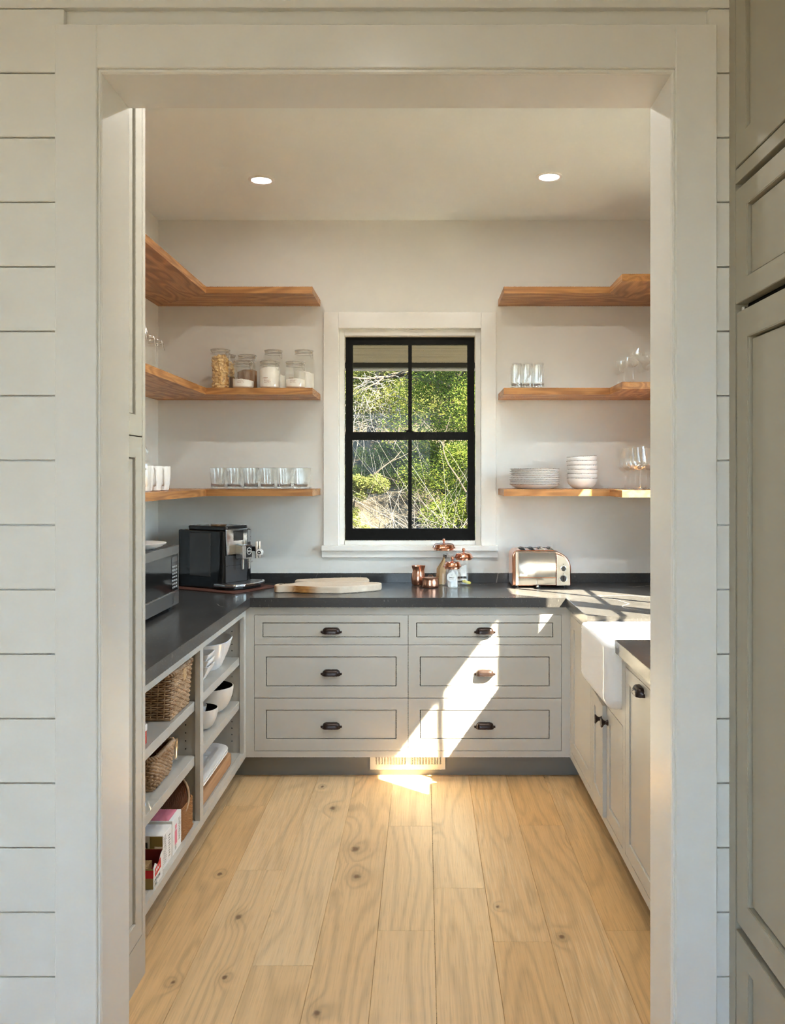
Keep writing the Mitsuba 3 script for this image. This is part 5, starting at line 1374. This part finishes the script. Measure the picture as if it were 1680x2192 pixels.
def branch(p, d, l, r, depth, out, rg, bend=0.25):
    pts = [np.array(p)]
    d = np.array(d, float)
    for i in range(7):
        d = d + rg.normal(size=3) * bend * 0.4
        d /= np.linalg.norm(d)
        pts.append(pts[-1] + d * l / 7)
    out.append(tube(pts, np.linspace(r, r * 0.45, 8), 5 if r < 0.03 else 7))
    if depth:
        for i in range(3 + (depth > 1)):
            q = pts[rg.integers(2, 8)]
            e = d + rg.normal(size=3) * 0.75 + (0, 0, 0.12)
            branch(q, e / np.linalg.norm(e), l * rg.uniform(0.45, 0.7), r * 0.5, depth - 1, out, rg, bend)
    return pts[-1]


def tree(x, y, h, spread, n, hue, lab, seed, size=0.034, cat='tree', name='tree', lo=0.35, trunk=0.09, lean=0.0, ncl=26, rs=None):
    r = np.random.default_rng(seed)
    z = gh(x, y) - 0.15
    k = thing(name, lab, cat)
    out = []
    branch((x, y, z), (lean, 0.05, 1.0), h * 0.8, trunk, 2, out, r)
    part(k, 'trunk', join(out), 'mat_bark', smooth=60)
    cs = np.c_[x + r.normal(size=ncl) * spread * 0.55, y + r.normal(size=ncl) * spread * 0.5, z + h * (lo + (1 - lo) * r.random(ncl))]
    m, c = leaves(cs, np.full((ncl, 3), 1.0) * (rs or spread * 0.34) * r.uniform(0.6, 1.2, (ncl, 1)) * (1, 1, 0.75), n, size, GREENS[hue], seed + 1)
    part(k, 'foliage', m, 'mat_leaf', color=c, kind='stuff')


tree(0.72, 10.4, 2.7, 0.75, 110000, 0, 'bright green leafy tree filling the right half of the window', 31, 0.0145, lo=0.14, ncl=80, rs=0.36, trunk=0.06)
tree(-0.75, 11.8, 2.0, 0.62, 44000, 2, 'yellow green tree at the upper left of the window', 37, 0.016, lo=0.45, trunk=0.07, ncl=40, rs=0.30)
tree(0.15, 13.6, 2.6, 1.0, 50000, 1, 'darker green tree with a leaning trunk behind the two bright trees', 41, 0.021, lo=0.35, trunk=0.13, lean=-0.5, ncl=46, rs=0.5)
tree(2.6, 12.4, 4.8, 1.5, 12000, 0, 'leafy tree to the right, outside the window view', 43, 0.042)
tree(-3.0, 12.8, 4.8, 1.6, 12000, 1, 'leafy tree to the left, outside the window view', 47, 0.042)
for i, (x, y, h, s, n, hue, lab) in enumerate(((-0.72, 9.2, 1.25, 0.26, 20000, 2, 'pale green shrub at the lower left of the window'), (-0.36, 10.9, 0.75, 0.30, 14000, 1, 'dark green shrub in the middle of the slope'),
                                               (0.55, 9.5, 1.2, 0.42, 26000, 0, 'small green shrub at the lower right of the window'), (-1.0, 15.2, 1.8, 1.0, 24000, 1, 'shrub high on the slope at the left'), (0.9, 15.6, 2.0, 1.3, 24000, 2, 'shrub high on the slope at the right'))):
    tree(x, y, h, s, n, hue, lab, 60 + i, 0.0145 if i < 3 else 0.034, 'shrub', 'shrub', 0.15, 0.02, rs=s * 0.45)


def brush(name, x0, x1, y, n, l, lab, seed, up=0.7, hang=False, z0=None):
    r = np.random.default_rng(seed)
    out = []
    for i in range(n):
        x, yy = r.uniform(x0, x1), y + r.uniform(-0.5, 0.5)
        z = (gh(x, yy) + 0.25 * r.random() if z0 is None else z0 + r.uniform(-0.35, 0.35))
        d = np.array((r.normal() * 0.9, r.normal() * 0.35, (-1 if hang else 1) * r.uniform(0.15, 1.0) * up))
        d /= np.linalg.norm(d)
        L = l * r.uniform(0.5, 1.1)
        bend = r.normal(size=3) * 2.4
        ts = np.linspace(0, 1, 9)[:, None]
        pts = np.array((x, yy, z)) + d * ts * L + bend * ts ** 2 * L * 0.35 + np.sin(ts * r.uniform(4, 9)) * r.normal(size=3) * L * 0.045 - np.array((0, 0, 0.35)) * ts ** 3 * L
        out.append(tube(pts, np.linspace(0.0048, 0.0014, 9) * r.uniform(0.5, 1.1), 3))
    k = thing(name, lab, 'dead brush', None)
    part(k, 'twigs', join(out), 'mat_twig', smooth=True, kind='stuff')


brush('dead_brush', -0.2, 0.75, 8.9, 520, 0.85, 'bleached dead brush at the lower right of the window', 71)
brush('dead_brush', -0.75, -0.05, 8.9, 240, 0.55, 'thin dead brush along the foot of the slope at the left', 72)
brush('hanging_twigs', -0.95, -0.25, 10.9, 130, 0.55, 'tangle of bare pale twigs in the upper left of the window', 73, hang=True, z0=2.45)
